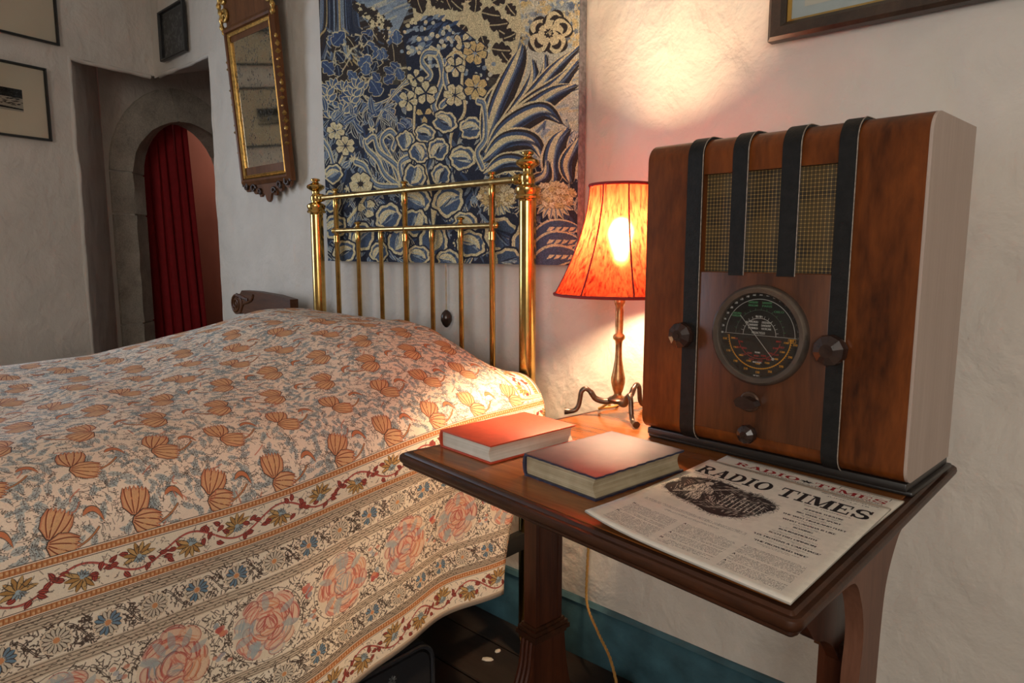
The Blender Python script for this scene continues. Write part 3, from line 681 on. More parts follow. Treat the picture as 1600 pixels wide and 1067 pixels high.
def paint_print(kind):
    rng = np.random.default_rng(40+kind); W, H = (420, 140) if kind < 2 else (220, 180)
    if kind < 2:
        cv = Cv(W, H, (186, 180, 164)); ink = (34, 34, 34)
        cv.poly([(0, 0), (W, 0), (W, 56), (0, 52)], ink)
        for k in range(500): x, y = rng.uniform(0, W), rng.uniform(0, 60); cv.line([(x, y), (x+rng.uniform(2, 9), y+rng.uniform(-4, 4))], 2, (150, 146, 134), .35)
        for k in range(60): x, y = rng.uniform(0, W), rng.uniform(56, 104); cv.poly(leafpoly(np.array([(x, y), (x+15, y+rng.uniform(-4, 4)), (x+rng.uniform(20, 46), y+rng.uniform(-6, 6))]), rng.uniform(2, 5)), ink)
        cv.poly([(0, 112), (W*.4, 106), (W, 122), (W, 130), (0, 118)], ink); return cv
    cv = Cv(W, H, (60, 60, 58))
    for k in range(90): x, y = rng.uniform(10, W-10), rng.uniform(10, H-10); a = rng.uniform(0, 3); cv.poly(leafpoly(rot2(bez((0, 0), (12, 4), (26, 0), 7), a)+[x, y], rng.uniform(3, 7)), (120, 122, 116), .55)
    return cv
# ---------------------------------------------------------------- setting
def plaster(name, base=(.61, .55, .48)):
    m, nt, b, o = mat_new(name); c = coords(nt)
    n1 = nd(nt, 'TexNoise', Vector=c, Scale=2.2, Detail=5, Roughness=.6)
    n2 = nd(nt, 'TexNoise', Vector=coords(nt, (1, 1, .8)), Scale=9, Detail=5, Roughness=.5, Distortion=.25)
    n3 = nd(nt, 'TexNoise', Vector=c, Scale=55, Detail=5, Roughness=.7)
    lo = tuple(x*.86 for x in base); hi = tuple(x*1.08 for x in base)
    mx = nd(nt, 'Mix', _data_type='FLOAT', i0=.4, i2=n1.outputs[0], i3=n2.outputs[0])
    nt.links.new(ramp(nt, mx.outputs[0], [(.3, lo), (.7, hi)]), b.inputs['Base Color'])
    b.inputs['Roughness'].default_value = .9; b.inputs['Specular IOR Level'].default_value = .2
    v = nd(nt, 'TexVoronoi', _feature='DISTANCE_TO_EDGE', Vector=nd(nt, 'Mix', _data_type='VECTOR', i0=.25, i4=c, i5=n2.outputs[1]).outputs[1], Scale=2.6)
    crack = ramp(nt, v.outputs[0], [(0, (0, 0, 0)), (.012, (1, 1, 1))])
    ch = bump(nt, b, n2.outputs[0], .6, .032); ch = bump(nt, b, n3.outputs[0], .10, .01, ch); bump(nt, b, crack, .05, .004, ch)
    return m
PL = plaster('lime_plaster'); PL2 = plaster('lime_plaster_shade_lift', (.63, .575, .515))  # left wall and recess copy: base colour lightened to offset weak light
def nz(x, y, z, s, amp): return amp*noise.noise(Vector((x*s, y*s, z*s)))
def lump(x, z, k=0): return nz(x, k, z, 2.3, .006)+nz(x, k+9, z*.8, 7, .0045)
def cuts(a, b, st, extra=()):
    L = sorted(set([round(v, 4) for v in np.linspace(a, b, max(2, int((b-a)/st)))]+[round(e, 4) for e in extra])); return L
NX, NZ = -3.0, 1.885                       # end of the back wall beside the recess, and the recess head
xs = cuts(QX, 1.9, .03, (NX,)); zs = cuts(0, 2.5, .03, (NZ,))
mb = MB(); idx = {}
for i, x in enumerate(xs):
    for j, z in enumerate(zs):
        e = min(abs(x-NX)/.05, 1) if z < NZ+.02 else 1
        idx[i, j] = len(mb.v); mb.v.append((x, QY-abs(0)-lump(x, z)*e-.004*(1-e) if x > QX else QY, z))
for i in range(len(xs)-1):
    for j in range(len(zs)-1):
        if xs[i+1] <= NX+1e-6 and zs[j+1] <= NZ+1e-6: continue
        mb.f.append((idx[i, j], idx[i+1, j], idx[i+1, j+1], idx[i, j+1]))
mb.add([(NX, QY, 0), (NX-.04, 2.35, 0), (NX-.04, 2.35, 2.2), (NX, QY, NZ)], [(0, 1, 2, 3)])
struct(mb.build('wall_back', PL, None, 50, fix=False))
# left wall, with the recess cut at its far end and a window opening nearer the viewer
UN = -.388; W0, W1, WZ0, WZ1 = -1.88, -1.12, .8, 1.8
us = cuts(-4.1, 0, .035, (UN, W0, W1)); zs = cuts(0, 2.5, .035, (NZ+.01, WZ0, WZ1))
mb = MB(); idx = {}
for i, u in enumerate(us):
    for j, z in enumerate(zs): idx[i, j] = len(mb.v); mb.v.append(LW(u, z, lump(u, z, 5) if u < 0 else 0))
for i in range(len(us)-1):
    for j in range(len(zs)-1):
        if us[i] >= UN-1e-6 and zs[j+1] <= NZ+.01+1e-6: continue
        if us[i] >= W0-1e-6 and us[i+1] <= W1+1e-6 and zs[j] >= WZ0-1e-6 and zs[j+1] <= WZ1+1e-6: continue
        mb.f.append((idx[i, j], idx[i, j+1], idx[i+1, j+1], idx[i+1, j]))
for (a, za), (b, zb) in (((W0, WZ0), (W1, WZ0)), ((W1, WZ0), (W1, WZ1)), ((W1, WZ1), (W0, WZ1)), ((W0, WZ1), (W0, WZ0))):
    mb.add([LW(a, za), LW(b, zb), LW(b, zb, .3), LW(a, za, .3)], [(0, 1, 2, 3)])
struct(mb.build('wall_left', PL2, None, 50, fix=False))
# recess: splayed cheek, sloping head, face around the stone arch
TU, OFF = -.045, .40
G = []
for i in range(16):
    t = i/15; r = []
    for j in range(64):
        z = 2.1*j/63; u = UN+(TU-UN)*t; o = OFF*t
        r.append(LW(u, z, o+lump(z, t*3, 3) if 0 < i < 15 else o+(.004 if i else 0)))
    G.append(r)
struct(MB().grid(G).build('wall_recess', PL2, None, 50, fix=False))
mb = MB(); mb.add([LW(UN-.02, NZ+.008, -.002), LW(0, NZ+.008, -.002), (NX, QY-.002, NZ), (NX-.04, 2.35, 2.12), LW(1.3, 2.12, OFF), LW(TU, 2.08, OFF)], [(0, 1, 2, 3, 4, 5)])
struct(mb.build('recess_ceiling', PL, None, None, fix=False))
AC, AS = .39, 1.47                          # arch centre along the wall, springing height
def arch(t, a, b, cu=.40):
    """t in 0..1 left jamb foot > springing at .35 > crown at .5 > .65 > right foot"""
    if t < .35: return cu-a, AS*t/.35
    if t > .65: return cu+a, AS*(1-t)/.35
    an = math.pi*(1-(t-.35)/.3); return cu+a*math.cos(an), AS+b*math.sin(an)*(1-.04*abs(math.cos(an)))
OA, OB, IA, IB, CA, CB, IC, CC = .425, .488, .333, .312, .272, .33, .43, .50
ts = sorted(set([0, .35, .65, 1]+[.35+.3*k/40 for k in range(41)]+[.35*k/12 for k in range(12)]+[1-.35*k/12 for k in range(12)]))
mb = MB()
def edge_of(t):
    if t <= .35: return TU, AS*t/.35
    if t >= .65: return 1.3, AS*(1-t)/.35
    q = (t-.35)/.3
    if q < .25: return TU, AS+(2.12-AS)*q/.25
    if q > .75: return 1.3, AS+(2.12-AS)*(1-q)/.25
    return TU+(1.3-TU)*(q-.25)/.5, 2.12
mb.grid([[LW(*edge_of(t), OFF), LW(*arch(t, OA-.012, OB-.012), OFF)] for t in ts])
struct(mb.build('wall_recess_face', PL, None, None, fix=False))
# stones of the doorway, each its own block
def stone_mat(k):
    m, nt, b, o = mat_new('weathered_stone'); c = coords(nt)
    n1 = nd(nt, 'TexNoise', Vector=c, Scale=9+k, Detail=6, Roughness=.7); n2 = nd(nt, 'TexNoise', Vector=c, Scale=130, Detail=4, Roughness=.8)
    mx = nd(nt, 'Mix', _data_type='FLOAT', i0=.5, i2=n1.outputs[0], i3=n2.outputs[0]); s_ = (2.0, 1.8, 2.1)[k]
    nt.links.new(ramp(nt, mx.outputs[0], [(.32, (.13*s_, .115*s_, .095*s_)), (.52, (.25*s_, .225*s_, .185*s_)), (.7, (.36*s_, .33*s_, .28*s_))]), b.inputs['Base Color'])
    b.inputs['Roughness'].default_value = .92; ch = bump(nt, b, n2.outputs[0], .5, .006); bump(nt, b, n1.outputs[0], .3, .01, ch); return m
SM = [stone_mat(k) for k in range(3)]
door = bpy.data.objects.new('door_1', None); COL.objects.link(door); struct(door)
jz = lambda z: .35*z/AS
joints = [0, jz(.665), jz(1.25), jz(1.47), .487, .60, .652, .75, .87, 1]
for k in range(len(joints)-1):
    t0, t1 = joints[k]+.0011, joints[k+1]-.0011; n = max(3, int((t1-t0)*60)); G = []; pr = (0, .004, -.002, .003, 0, .002, 0, 0, 0)[k]
    for i in range(n+1):
        t = t0+(t1-t0)*i/n; o, q, c = arch(t, OA, OB), arch(t, IA, IB, IC), arch(t, CA, CB, CC)
        w = .003*math.sin(t*140+k)
        G.append([LW(*o, OFF+.2), LW(*o, OFF-.012-pr), LW(q[0]-w, q[1], OFF-.012-pr), LW(c[0], c[1], OFF+.1), LW(c[0], c[1], OFF+.2), LW(*o, OFF+.2)])
    mb = MB().grid(G); m_ = len(G[0]); mb.f.append(tuple(range(m_-1))); mb.f.append(tuple(n*m_+j for j in range(m_-1))[::-1])
    mb.build('stone_block', SM[k % 3], door, 40)
# mortar behind the joints
G = []
for t in ts: o, q, c = arch(t, OA-.004, OB-.004), arch(t, IA+.004, IB+.004, IC), arch(t, CA+.004, CB+.004, CC); G.append([LW(*o, OFF-.006), LW(q[0], q[1], OFF-.006), LW(c[0], c[1], OFF+.106)])
MB().grid(G).build('mortar', plain('pale_mortar', (.5, .46, .40), .95, var=.2), door, None, fix=False)
# passage behind the doorway
mb = MB()
PP = [LW(TU+.004, 0, .41), LW(TU-.02, 0, .43), LW(TU-.02, 0, .95), LW(1.75, 0, .95), LW(1.75, 0, .38), LW(1.28, 0, .40)]; PP2 = [LW(1.3, 0, .41), (NX-.05, 2.30, 0)]
for Q_ in (PP, PP2):
    for a, b in zip(Q_, Q_[1:]): mb.add([a, b, (b[0], b[1], 2.5), (a[0], a[1], 2.5)], [(0, 1, 2, 3)])
struct(mb.build('wall_passage', plain('terracotta_bounce', (.46, .16, .105), .9, var=.15, vs=3), None, None, fix=False))  # red bounce light is put into the wall's base colour
# worn rounded arrises of the recess
def arris(P, r=.012, k=0):
    P = [Vector(p) for p in P]; out = []
    for a, b in zip(P, P[1:]):
        n = max(2, int((b-a).length/.03))
        for i in range(n): p = a.lerp(b, i/n); out.append(p+Vector((nz(p.x+k, p.y, p.z, 9, .005), nz(p.x, p.y+k, p.z, 9, .005), nz(p.x, p.y, p.z+k, 9, .004))))
    out.append(P[-1]); return MB().tube(out, [r*(1+.35*noise.noise(p*11)) for p in out], 10)
struct(arris([LW(UN-.004, 0, .006), LW(UN-.004, NZ+.004, .006), LW(-.02, NZ+.004, .004)], .011, 3).build('wall_recess_edge', PL2, None, 60))
struct(arris([(NX+.004, QY+.006, 0), (NX+.004, QY+.006, NZ), (QX+.05, QY+.006, NZ+.004)], .010, 7).build('wall_back_edge', PL, None, 60))
# dark floor boards
fl = bpy.data.objects.new('floor', None); COL.objects.link(fl); struct(fl)
WB = wood('dark_stained_boards', (.010, .007, .006), (.035, .024, .018), grain=(5, 60, 40), rough=.45)
me0 = None
for k in range(38):
    y = -2.35+k*.15
    if me0 is None: o = MB().box(-4.9, 2.0, .002, .148, -.03, 0, .003, 1).build('plank', WB, fl, 30); me0 = o.data
    else: o = link('plank', me0, None, fl)
    o.location = (0.03*math.sin(k*5), y, -.0015*abs(math.sin(k*3.3)))
struct(MB().box(-4.9, 2.0, -2.4, 3.4, -.06, -.032).build('subfloor', plain('dark_earth', (.01, .009, .008), .9), None, None))
# rest of the room: right wall, wall behind the viewer with its window, ceiling
struct(MB().add([(1.9, -2.3, 0), (1.9, 1.37, 0), (1.9, 1.37, 2.5), (1.9, -2.3, 2.5)], [(0, 1, 2, 3)]).build('wall_right', PL, None, None, fix=False))
mb = MB(); fx0, fx1, fz0, fz1 = .55, 1.82, .85, 2.05
for a, b, c, d in ((-3.2, fx0, 0, 2.5), (fx1, 1.9, 0, 2.5), (fx0, fx1, 0, fz0), (fx0, fx1, fz1, 2.5)): mb.box(a, b, -2.5, -2.3, c, d)
struct(mb.build('wall_front', PL, None, None))
struct(MB().add([(-4.9, -2.5, 2.5), (2, -2.5, 2.5), (2, 3.4, 2.5), (-4.9, 3.4, 2.5)], [(0, 3, 2, 1)]).build('ceiling', plain('whitewashed_ceiling', (.62, .6, .55), .9), None, None, fix=False))
def window(name, pts, n):
    wd = bpy.data.objects.new(name, None); COL.objects.link(wd); struct(wd); P = [Vector(p) for p in pts]; mb = MB()
    for a, b in zip(P, P[1:]+P[:1]): mb.tube([a, b], .022, 4)
    m1, m2 = (P[0]+P[1])/2, (P[2]+P[3])/2; mb.tube([m1, m2], .014, 4); mb.tube([(P[1]+P[2])/2, (P[3]+P[0])/2], .014, 4)
    mb.build('window_frame', plain('white_gloss_paint', (.7, .7, .68), .4), wd, None)
window('window_1', [LW(W0, WZ0, .26), LW(W1, WZ0, .26), LW(W1, WZ1, .26), LW(W0, WZ1, .26)], NL)
window('window_2', [(fx0, -2.42, fz0), (fx1, -2.42, fz0), (fx1, -2.42, fz1), (fx0, -2.42, fz1)], None)
# blue painted skirting along the back wall
TEAL = plain('worn_blue_gloss_paint', (.040, .100, .125), .5, var=.35, vs=14, bs=.25, bsc=60)
P = [(1.39, 0), (1.352, 0), (1.352, .128), (1.356, .140), (1.353, .148), (1.362, .157), (1.39, .158)]
G = [[(x, y+.0025*math.sin(x*6), z) for y, z in P] for x in np.linspace(NX+.02, 1.9, 60)]
struct(MB().grid(G).build('baseboard_back', TEAL, None, 40, fix=False))
struct(MB().box(1.875, 1.9, -2.3, 1.34, 0, .155, .004).build('baseboard_right', TEAL, None, 30))
for k, (x, y, s_) in enumerate(((-1.167, 1.179, .011), (-1.173, 1.224, .009))):
    mb = MB().lathe([(0, 0), (s_, .0005), (s_*.9, .003), (s_*.5, .0045), (0, .005)], n=7); 
    o = mb.build('plaster_flake', plain('plaster_flake_white', (.55, .5, .42), .9), None, 40); o.location = (x, y, .0005); o.scale = (1.5-k*.4, .8, 1); o.rotation_euler = (0, 0, k+.6)
    tag(o, ('larger pale plaster flake lying on the dark boards by the table leg', 'smaller pale plaster flake nearer the blue skirting on the dark boards')[k], 'plaster flake')
# ---------------------------------------------------------------- brass bed
BRASS = plain('aged_brass', (.62, .40, .13), .2, 1.0, var=.25, vs=30)
BRASSD = plain('tarnished_brass', (.40, .27, .11), .3, 1.0, var=.35, vs=60)
HY = 1.27; PX0, PX1 = -2.051, -1.112
bed = thing('bed', 'single bed with tubular brass headboard against the white wall', 'bed', ((PX0+PX1)/2, HY, 0))
bx = (PX0+PX1)/2
fin = [(.021, 1.178), (.0225, 1.182), (.0295, 1.184), (.031, 1.189), (.027, 1.194), (.029, 1.199), (.0305, 1.204), (.0305, 1.209), (.025, 1.214), (.016, 1.218), (.0155, 1.222), (.0175, 1.226), (.0175, 1.237), (.0145, 1.241), (.012, 1.246), (.0125, 1.254), (.02, 1.259), (.0275, 1.264), (.0295, 1.269), (.0275, 1.274), (.018, 1.279), (.0105, 1.283), (.0095, 1.287), (.0145, 1.289), (.0155, 1.293), (.011, 1.2965), (0, 1.298)]
for x in (PX0, PX1):
    p = MB().lathe([(.019, .04), (.021, .06), (.021, 1.178)], (x-bx, 0, 0), 28).build('post', BRASS, bed)
    MB().lathe(fin, (x-bx, 0, 0), 28).build('finial', BRASS, p); MB().lathe([(.012, .02), (.016, .024), (.016, .04), (.014, .046)], (x-bx, 0, 0), 16).build('castor', plain('white_china', (.6, .58, .5), .25), p)
tr = MB().tube([(PX0-bx+.012, 0, 1.232), (PX1-bx-.012, 0, 1.232)], .0085, 14).build('top_rail', BRASSD, bed)
for s_, x in ((1, PX0-bx+.016), (-1, PX1-bx-.016)):
    mb = MB(); pr = [(.0085, .0), (.0135, .003), (.0145, .008), (.011, .013), (.013, .018), (.0125, .024), (.009, .03)]
    V = [(x+s_*h, r*math.cos(a), 1.232+r*math.sin(a)) for r, h in pr for a in np.linspace(0, 2*math.pi, 16, endpoint=False)]
    mb.add(V, [(q*16+k, q*16+(k+1) % 16, (q+1)*16+(k+1) % 16, (q+1)*16+k) for q in range(len(pr)-1) for k in range(16)]).build('rail_collar', BRASS, tr)
mr = MB().tube([(-1.94-bx, 0, 1.123), (-1.23-bx, 0, 1.123)], .0072, 12).build('middle_rail', BRASSD, bed)
for x, d in ((-1.945, -1), (-1.225, 1)):
    MB().lathe([(0, -.009), (.006, -.007), (.0085, -.002), (.0085, .002), (.006, .007), (0, .009)], (x-bx+d*.006, 0, 1.123), 12).build('end_knob', BRASS, mr)
small = [(.0075, 0), (.0095, .003), (.0075, .006), (.005, .009), (.0055, .013), (.0105, .0155), (.0115, .0185), (.0075, .0215), (0, .0225)]
for i in range(7):
    x = -1.936+i*.1172-bx; tall = i % 3 == 0; top = 1.232 if tall else 1.123
    r = .0078 if tall else .0068
    sp = MB().lathe([(r, .40), (r, top-.04), (r+.0014, top-.038), (r+.0014, top-.012), (r*.8, top-.004)], (x, 0, 0), 12).build('spindle', BRASS, bed)
    if tall or i in (1, 5): MB().lathe(small, (x, 0, top+.004), 12).build('spindle_finial', BRASS, sp)
    if tall: MB().lathe([(r, 1.085), (r+.0022, 1.087), (r+.0022, 1.107), (r, 1.109)], (x, 0, 0), 12).build('spindle_collar', BRASS, sp)
IRON = plain('black_iron', (.02, .02, .02), .5, .6)
MB().tube([(PX0-bx, 0, .40), (PX1-bx, 0, .40)], .011, 10).build('lower_rail', BRASSD, bed)
for x in (PX0, PX1): MB().box(x-bx-.012, x-bx+.012, -1.93, -.02, .30, .345, .003).build('side_rail', IRON, bed)
for x in (PX0, PX1): MB().lathe([(.019, .04), (.021, .06), (.021, .56), (.012, .575), (0, .58)], (x-bx, -1.95, 0), 20).build('foot_post', BRASS, bed)
MB().box(PX0-bx+.02, PX1-bx-.03, -1.93, -.04, .345, .60, .05, 3).build('mattress', plain('mattress_ticking', (.55, .52, .46), .9), bed)
# ---------------------------------------------------------------- bedspread
def smooth(a, b, x): t = min(1, max(0, (x-a)/(b-a))); return t*t*(3-2*t)
foot = [(-1.034, .205), (-1.045, .42), (-1.052, .55), (-1.056, .65), (-1.075, .70), (-1.14, .742), (-1.28, .768), (-1.5, .782), (-1.75, .785), (-1.97, .782), (-2.06, .755), (-2.11, .68), (-2.12, .5), (-2.12, .25)]
head = [(-1.040, .268), (-1.040, .46), (-1.028, .60), (-1.012, .675), (-1.045, .735), (-1.12, .775), (-1.28, .832), (-1.485, .876), (-1.727, .887), (-1.97, .865), (-2.07, .83), (-2.12, .74), (-2.13, .54), (-2.13, .3)]
def catmull(P, n=14): return [tuple(p) for p in spline(P, n)]
NY, NS = 150, 190; rows = []; S_ = []
for i in range(NY+1):
    y = -.72+(1.225+.72)*i/NY; k = smooth(.45, 1.05, y); drop = .10*smooth(1.12, 1.24, y)**1.5
    C_ = [(a[0]*(1-k)+b[0]*k, a[1]*(1-k)+b[1]*k) for a, b in zip(foot, head)]
    P = np.array(catmull(C_)); d = np.r_[0, np.cumsum(np.hypot(*np.diff(P, axis=0).T))]
    s_ = np.linspace(0, d[-1], NS+1); X = np.interp(s_, d, P[:, 0]); Z = np.interp(s_, d, P[:, 1]); row = []
    for x, z, s in zip(X, Z, s_):
        top = smooth(.5, .75, s)*smooth(.5, .75, d[-1]-s)
        ye = 1.225-.135*(1-smooth(.0, .50, s))
        yy = -.72+(ye+.72)*i/NY
        b = nz(x, yy, 0, 2.6, .017)+nz(x, yy, 3, 6.5, .006)+.006*math.sin(yy*9+x*7)*smooth(-2.0, -1.6, -x-.0) 
        wr = nz(x*.6, yy*5, 1, 2.2, .006)+nz(yy*.5+x*3, x*9, 5, 1.6, .005)
        side = (1-top)*smooth(.5, .0, min(s, d[-1]-s)) if s < .6 else 0
        xo = side*(.012*math.sin(yy*11+1)+.007*math.sin(yy*25))+nz(yy*3, z*4, 7, 1.2, .006)*(1-top)
        row.append((x+xo, yy, z+top*(b+wr-drop)))
    rows.append(row); S_.append(s_)
mb = MB().grid(rows); cvs = paint_spread()
SPM = printed('block_printed_cotton', cvs.image('bedspread_print'), .8, .25, 700)
sp = mb.build('bedspread', SPM, None, 60, fix=False); tot = SP_FIELD+SP_BORD
lay = sp.data.uv_layers.new(name='UVMap'); M_ = NS+1
for p in sp.data.polygons:
    i0 = min(sp.data.loops[l].vertex_index//M_ for l in p.loop_indices); ymid = rows[i0][NS//2][1]
    for l in p.loop_indices:
        vi = sp.data.loops[l].vertex_index; i, j = divmod(vi, M_); s = S_[i][j]; y = rows[i][j][1]
        dist = rows[NY][j][1]-y; end = rows[NY][NS//2][1]-ymid < .085 and .46 < S_[i0][j if j < M_-1 else j-1] < S_[i0][-1]-.46
        m_ = abs(tot-s)
        if end: lay.data[l].uv = (s/SP_U, 1-(SP_FIELD+min(.0765, max(0, .085-dist)))/tot)
        else: lay.data[l].uv = (y/SP_U, 1-m_/tot)
so = sp.modifiers.new('thickness', 'SOLIDIFY'); so.thickness = .005; so.offset = 1
tag(sp, 'cream cotton bedspread printed with orange tulips and floral borders, draped over the bed', 'bedspread')
# ---------------------------------------------------------------- pull cord beside the headboard
pc = thing('light_pull', 'dark wooden acorn pull on a twisted cord below the tapestry', 'light pull', (-1.491, 1.342, .835))
MB().lathe([(0, 0), (.004, .001), (.011, .008), (.0165, .02), (.0172, .0262)], n=20).build('acorn', plain('dark_bakelite', (.03, .016, .012), .25, var=.2), pc)
MB().lathe([(.0165, .0272), (.0166, .034), (.0125, .044), (.006, .05), (.0035, .052), (0, .052)], n=20).build('acorn_cap', plain('dark_bakelite_cap', (.035, .018, .013), .25, var=.2), pc)
mb = MB()
for ph in (0, math.pi): mb.tube([(.0014*math.cos(t*95+ph), .0014*math.sin(t*95+ph), .05+t) for t in np.linspace(0, .22, 90)], .0014, 5)
mb.build('cord', plain('cream_cord', (.5, .42, .3), .8), pc)
# ---------------------------------------------------------------- carved chair behind the bed
OAK = spec(wood('carved_oak', (.030, .012, .006), (.13, .050, .020), grain=(6, 60, 60), rough=.42), .2)
ch = thing('chair', 'dark carved wooden chair with scrolled back rail, half hidden behind the bed', 'chair', (-2.505, 1.262, -.012), (0, 0, 0))
sc = [(-.145, .815), (-.13, .838), (-.10, .838), (-.075, .826)]
t = np.linspace(math.radians(55), math.radians(290), 22)
out = [(-.112+.043*math.cos(a), .862+.040*math.sin(a)) for a in t]
rail = [(.30, .900), (.2, .911), (.05, .918), (-.06, .918)]+out+[(-.08, .835), (-.03, .824), (.08, .812), (.2, .805), (.30, .81)]
rl = MB().prism(rail, -.016, .016).build('back_rail', OAK, ch, 30)
for y in (-.017,):
    mb = MB()
    mb.tube([(-.112+r*math.cos(a), y, .862+r*math.sin(a)) for a, r in zip(np.linspace(1, 14, 60), np.linspace(.036, .004, 60))], .0045, 6)
    mb.tube([tuple((p[0], y, p[1])) for p in spline([(-.07, .84), (-.05, .865), (-.02, .872), (.02, .885), (.035, .905)], 6)], .005, 6)
    mb.tube([tuple((p[0], y, p[1])) for p in spline([(-.075, .83), (-.062, .855), (-.065, .88), (-.1, .903)], 6)], .004, 6)
    for k in range(9): a = k*.3+1.2; mb.tube([(-.10+.03*k*.35, y, .905-.002*k), (-.095+.03*k*.35, y-.002, .895-.002*k)], .004, 5)
    mb.build('carving', OAK, rl)
for x in (-.035, .24):
    MB().box(x-.016, x+.016, -.015, .015, 0, .83, .004).build('stile', OAK, ch)
    MB().lathe([(.014, 0), (.018, .1), (.02, .3), (.016, .42)], (x, -.40, 0), 12).build('leg', OAK, ch)
MB().box(-.06, .27, -.42, .01, .42, .455, .008).build('seat', OAK, ch)
# ---------------------------------------------------------------- side table
MAH = wood('polished_mahogany', (.045, .016, .006), (.20, .080, .028), grain=(4, 45, 30), rough=.3, coat=.1)
MAHD = spec(wood('dark_mahogany', (.022, .006, .003), (.095, .027, .011), grain=(45, 45, 4), rough=.34, coat=.0), .35)
MAHE = spec(wood('worn_mahogany_edge', (.012, .005, .003), (.085, .028, .010), grain=(6, 30, 30), rough=.42, coat=.0, wear=(.26, .12, .045)), .3)
N_, L2, B2, R2 = Vector((-.204, .617)), Vector((-.911, .700)), Vector((-.829, 1.325)), Vector((-.188, 1.275))
TC = (N_+L2+B2+R2)/4; TZ = .72
tb = thing('side_table', 'mahogany side table with moulded top holding the old radio and lamp', 'table', (TC.x, TC.y, 0))
q = [v-TC for v in (L2, N_, R2, B2)]
def ring(off, rad=.014, n=6):
    """rounded quadrilateral grown by off"""
    out = []
    for i in range(4):
        a, b, c = q[i-1], q[i], q[(i+1) % 4]; d1 = (a-b).normalized(); d2 = (c-b).normalized(); bis = (d1+d2).normalized()
        s_ = math.sin(d1.angle(d2)/2); p = b-bis*(off/s_); r = max(.003, rad+off)
        c0 = p+bis*(r/s_); v1 = (p+d1*(r/math.tan(d1.angle(d2)/2)))-c0; v2 = (p+d2*(r/math.tan(d1.angle(d2)/2)))-c0
        for k in range(n+1): v = v1.lerp(v2, k/n).normalized()*r; out.append(c0+v)
    return out
def loft(prof):
    mb = MB(); G = []
    for off, z in prof: r = ring(off); G.append([(p.x, p.y, z) for p in r+r[:1]])
    mb.grid(G); return mb
mb = loft([(-.03, .7005), (-.0215, .7005), (-.0205, .7195), (-.0215, TZ)]); r = ring(-.0215); n0 = len(mb.v); mb.add([(p.x, p.y, TZ) for p in r], [tuple(range(len(r)))]); r = ring(-.03); mb.add([(p.x, p.y, .7005) for p in r], [tuple(range(len(r)))])
MAHT = spec(wood('figured_mahogany_top', (.095, .028, .006), (.36, .120, .028), grain=(3.2, 34, 34), rough=.24, coat=.0), .35)
MB_top = mb.build('tabletop', MAHT, tb, 40)
loft([(-.0205, .7165), (-.0195, .7192), (-.012, .7192), (-.010, .7172), (-.009, .7155), (-.0035, .7155), (-.001, .7135), (0, .709), (-.0012, .7045), (-.004, .7015), (-.006, .7005), (-.006, .697), (-.010, .6935), (-.03, .6935), (-.03, .7005), (-.0205, .7165)]).build('edge_moulding', MAHE, tb, 35)
# end supports: column on a splayed foot, brackets under the top; the table's own axes
ea = (q[0]-q[1]).normalized(); eb = Vector((ea.y, -ea.x))
def T2(a, b, z): p = q[1]+ea*a+eb*b; return (p.x, p.y, z)
def board(name, outline, a0, a1, mat, parent=tb, sm=25):
    n = len(outline); V = [T2(a0, b, z) for b, z in outline]+[T2(a1, b, z) for b, z in outline]
    F = [tuple(range(n)), tuple(range(2*n-1, n-1, -1))]+[(i, i+n, (i+1) % n+n, (i+1) % n) for i in range(n)]
    return MB().add(V, F).build(name, mat, parent, sm)
def box2(name, a0, a1, b0, b1, z0, z1, mat, parent=tb):
    return board(name, [(b0, z0), (b1, z0), (b1, z1), (b0, z1)], a0, a1, mat, parent)
def curve(*P): return [tuple(p) for p in spline(P, 5)]
for side, (a0, a1) in enumerate(((.648, .682),)):
    bc = .305
    b0, b1 = bc-.036, bc+.036
    col = box2('column', a0, a1, b0, b1, .30, .6935, MAHD)
    if side == 0:
        box2('column_stringing', a0-.0012, a0, b0+.010, b0+.0125, .31, .69, MAHD, col); box2('column_stringing', a0-.0012, a0, b1-.0125, b1-.010, .31, .69, MAHD, col)
    for k, (g, z0, z1) in enumerate(((.004, .316, .322), (.009, .308, .316), (.012, .299, .308), (.007, .291, .299))): box2('collar', a0-g, a1+g, b0-g, b1+g, z0, z1, MAHE, col)
    lft = curve((b0-.004, .292), (b0-.016, .22), (b0-.06, .13), (b0-.13, .075), (b0-.2, .052)); rgt = curve((b1+.2, .052), (b1+.13, .062), (b1+.07, .085), (b1+.03, .15), (b1+.012, .22), (b1+.004, .292))
    ft = board('foot', lft+[(b0-.235, .05), (b0-.24, .0), (b1+.24, .0), (b1+.235, .05)]+rgt, a0-.004, a1+.004, MAHD)
    for k in range(3):
        aa = a0+.003+k*.0115; MB().tube([T2(aa+.003, b-.001, z) for b, z in lft], .0042, 6).build('reeding', MAHD, ft)
    board('bracket', [(b1-.002, .6935), (b1+.075, .6935)]+curve((b1+.075, .688), (b1+.062, .668), (b1+.03, .655), (b1-.002, .648)), a0+.004, a1-.004, MAHD)
    box2('top_bearer', a0+.002, a1-.002, .10, .58, .676, .6935, MAHD)
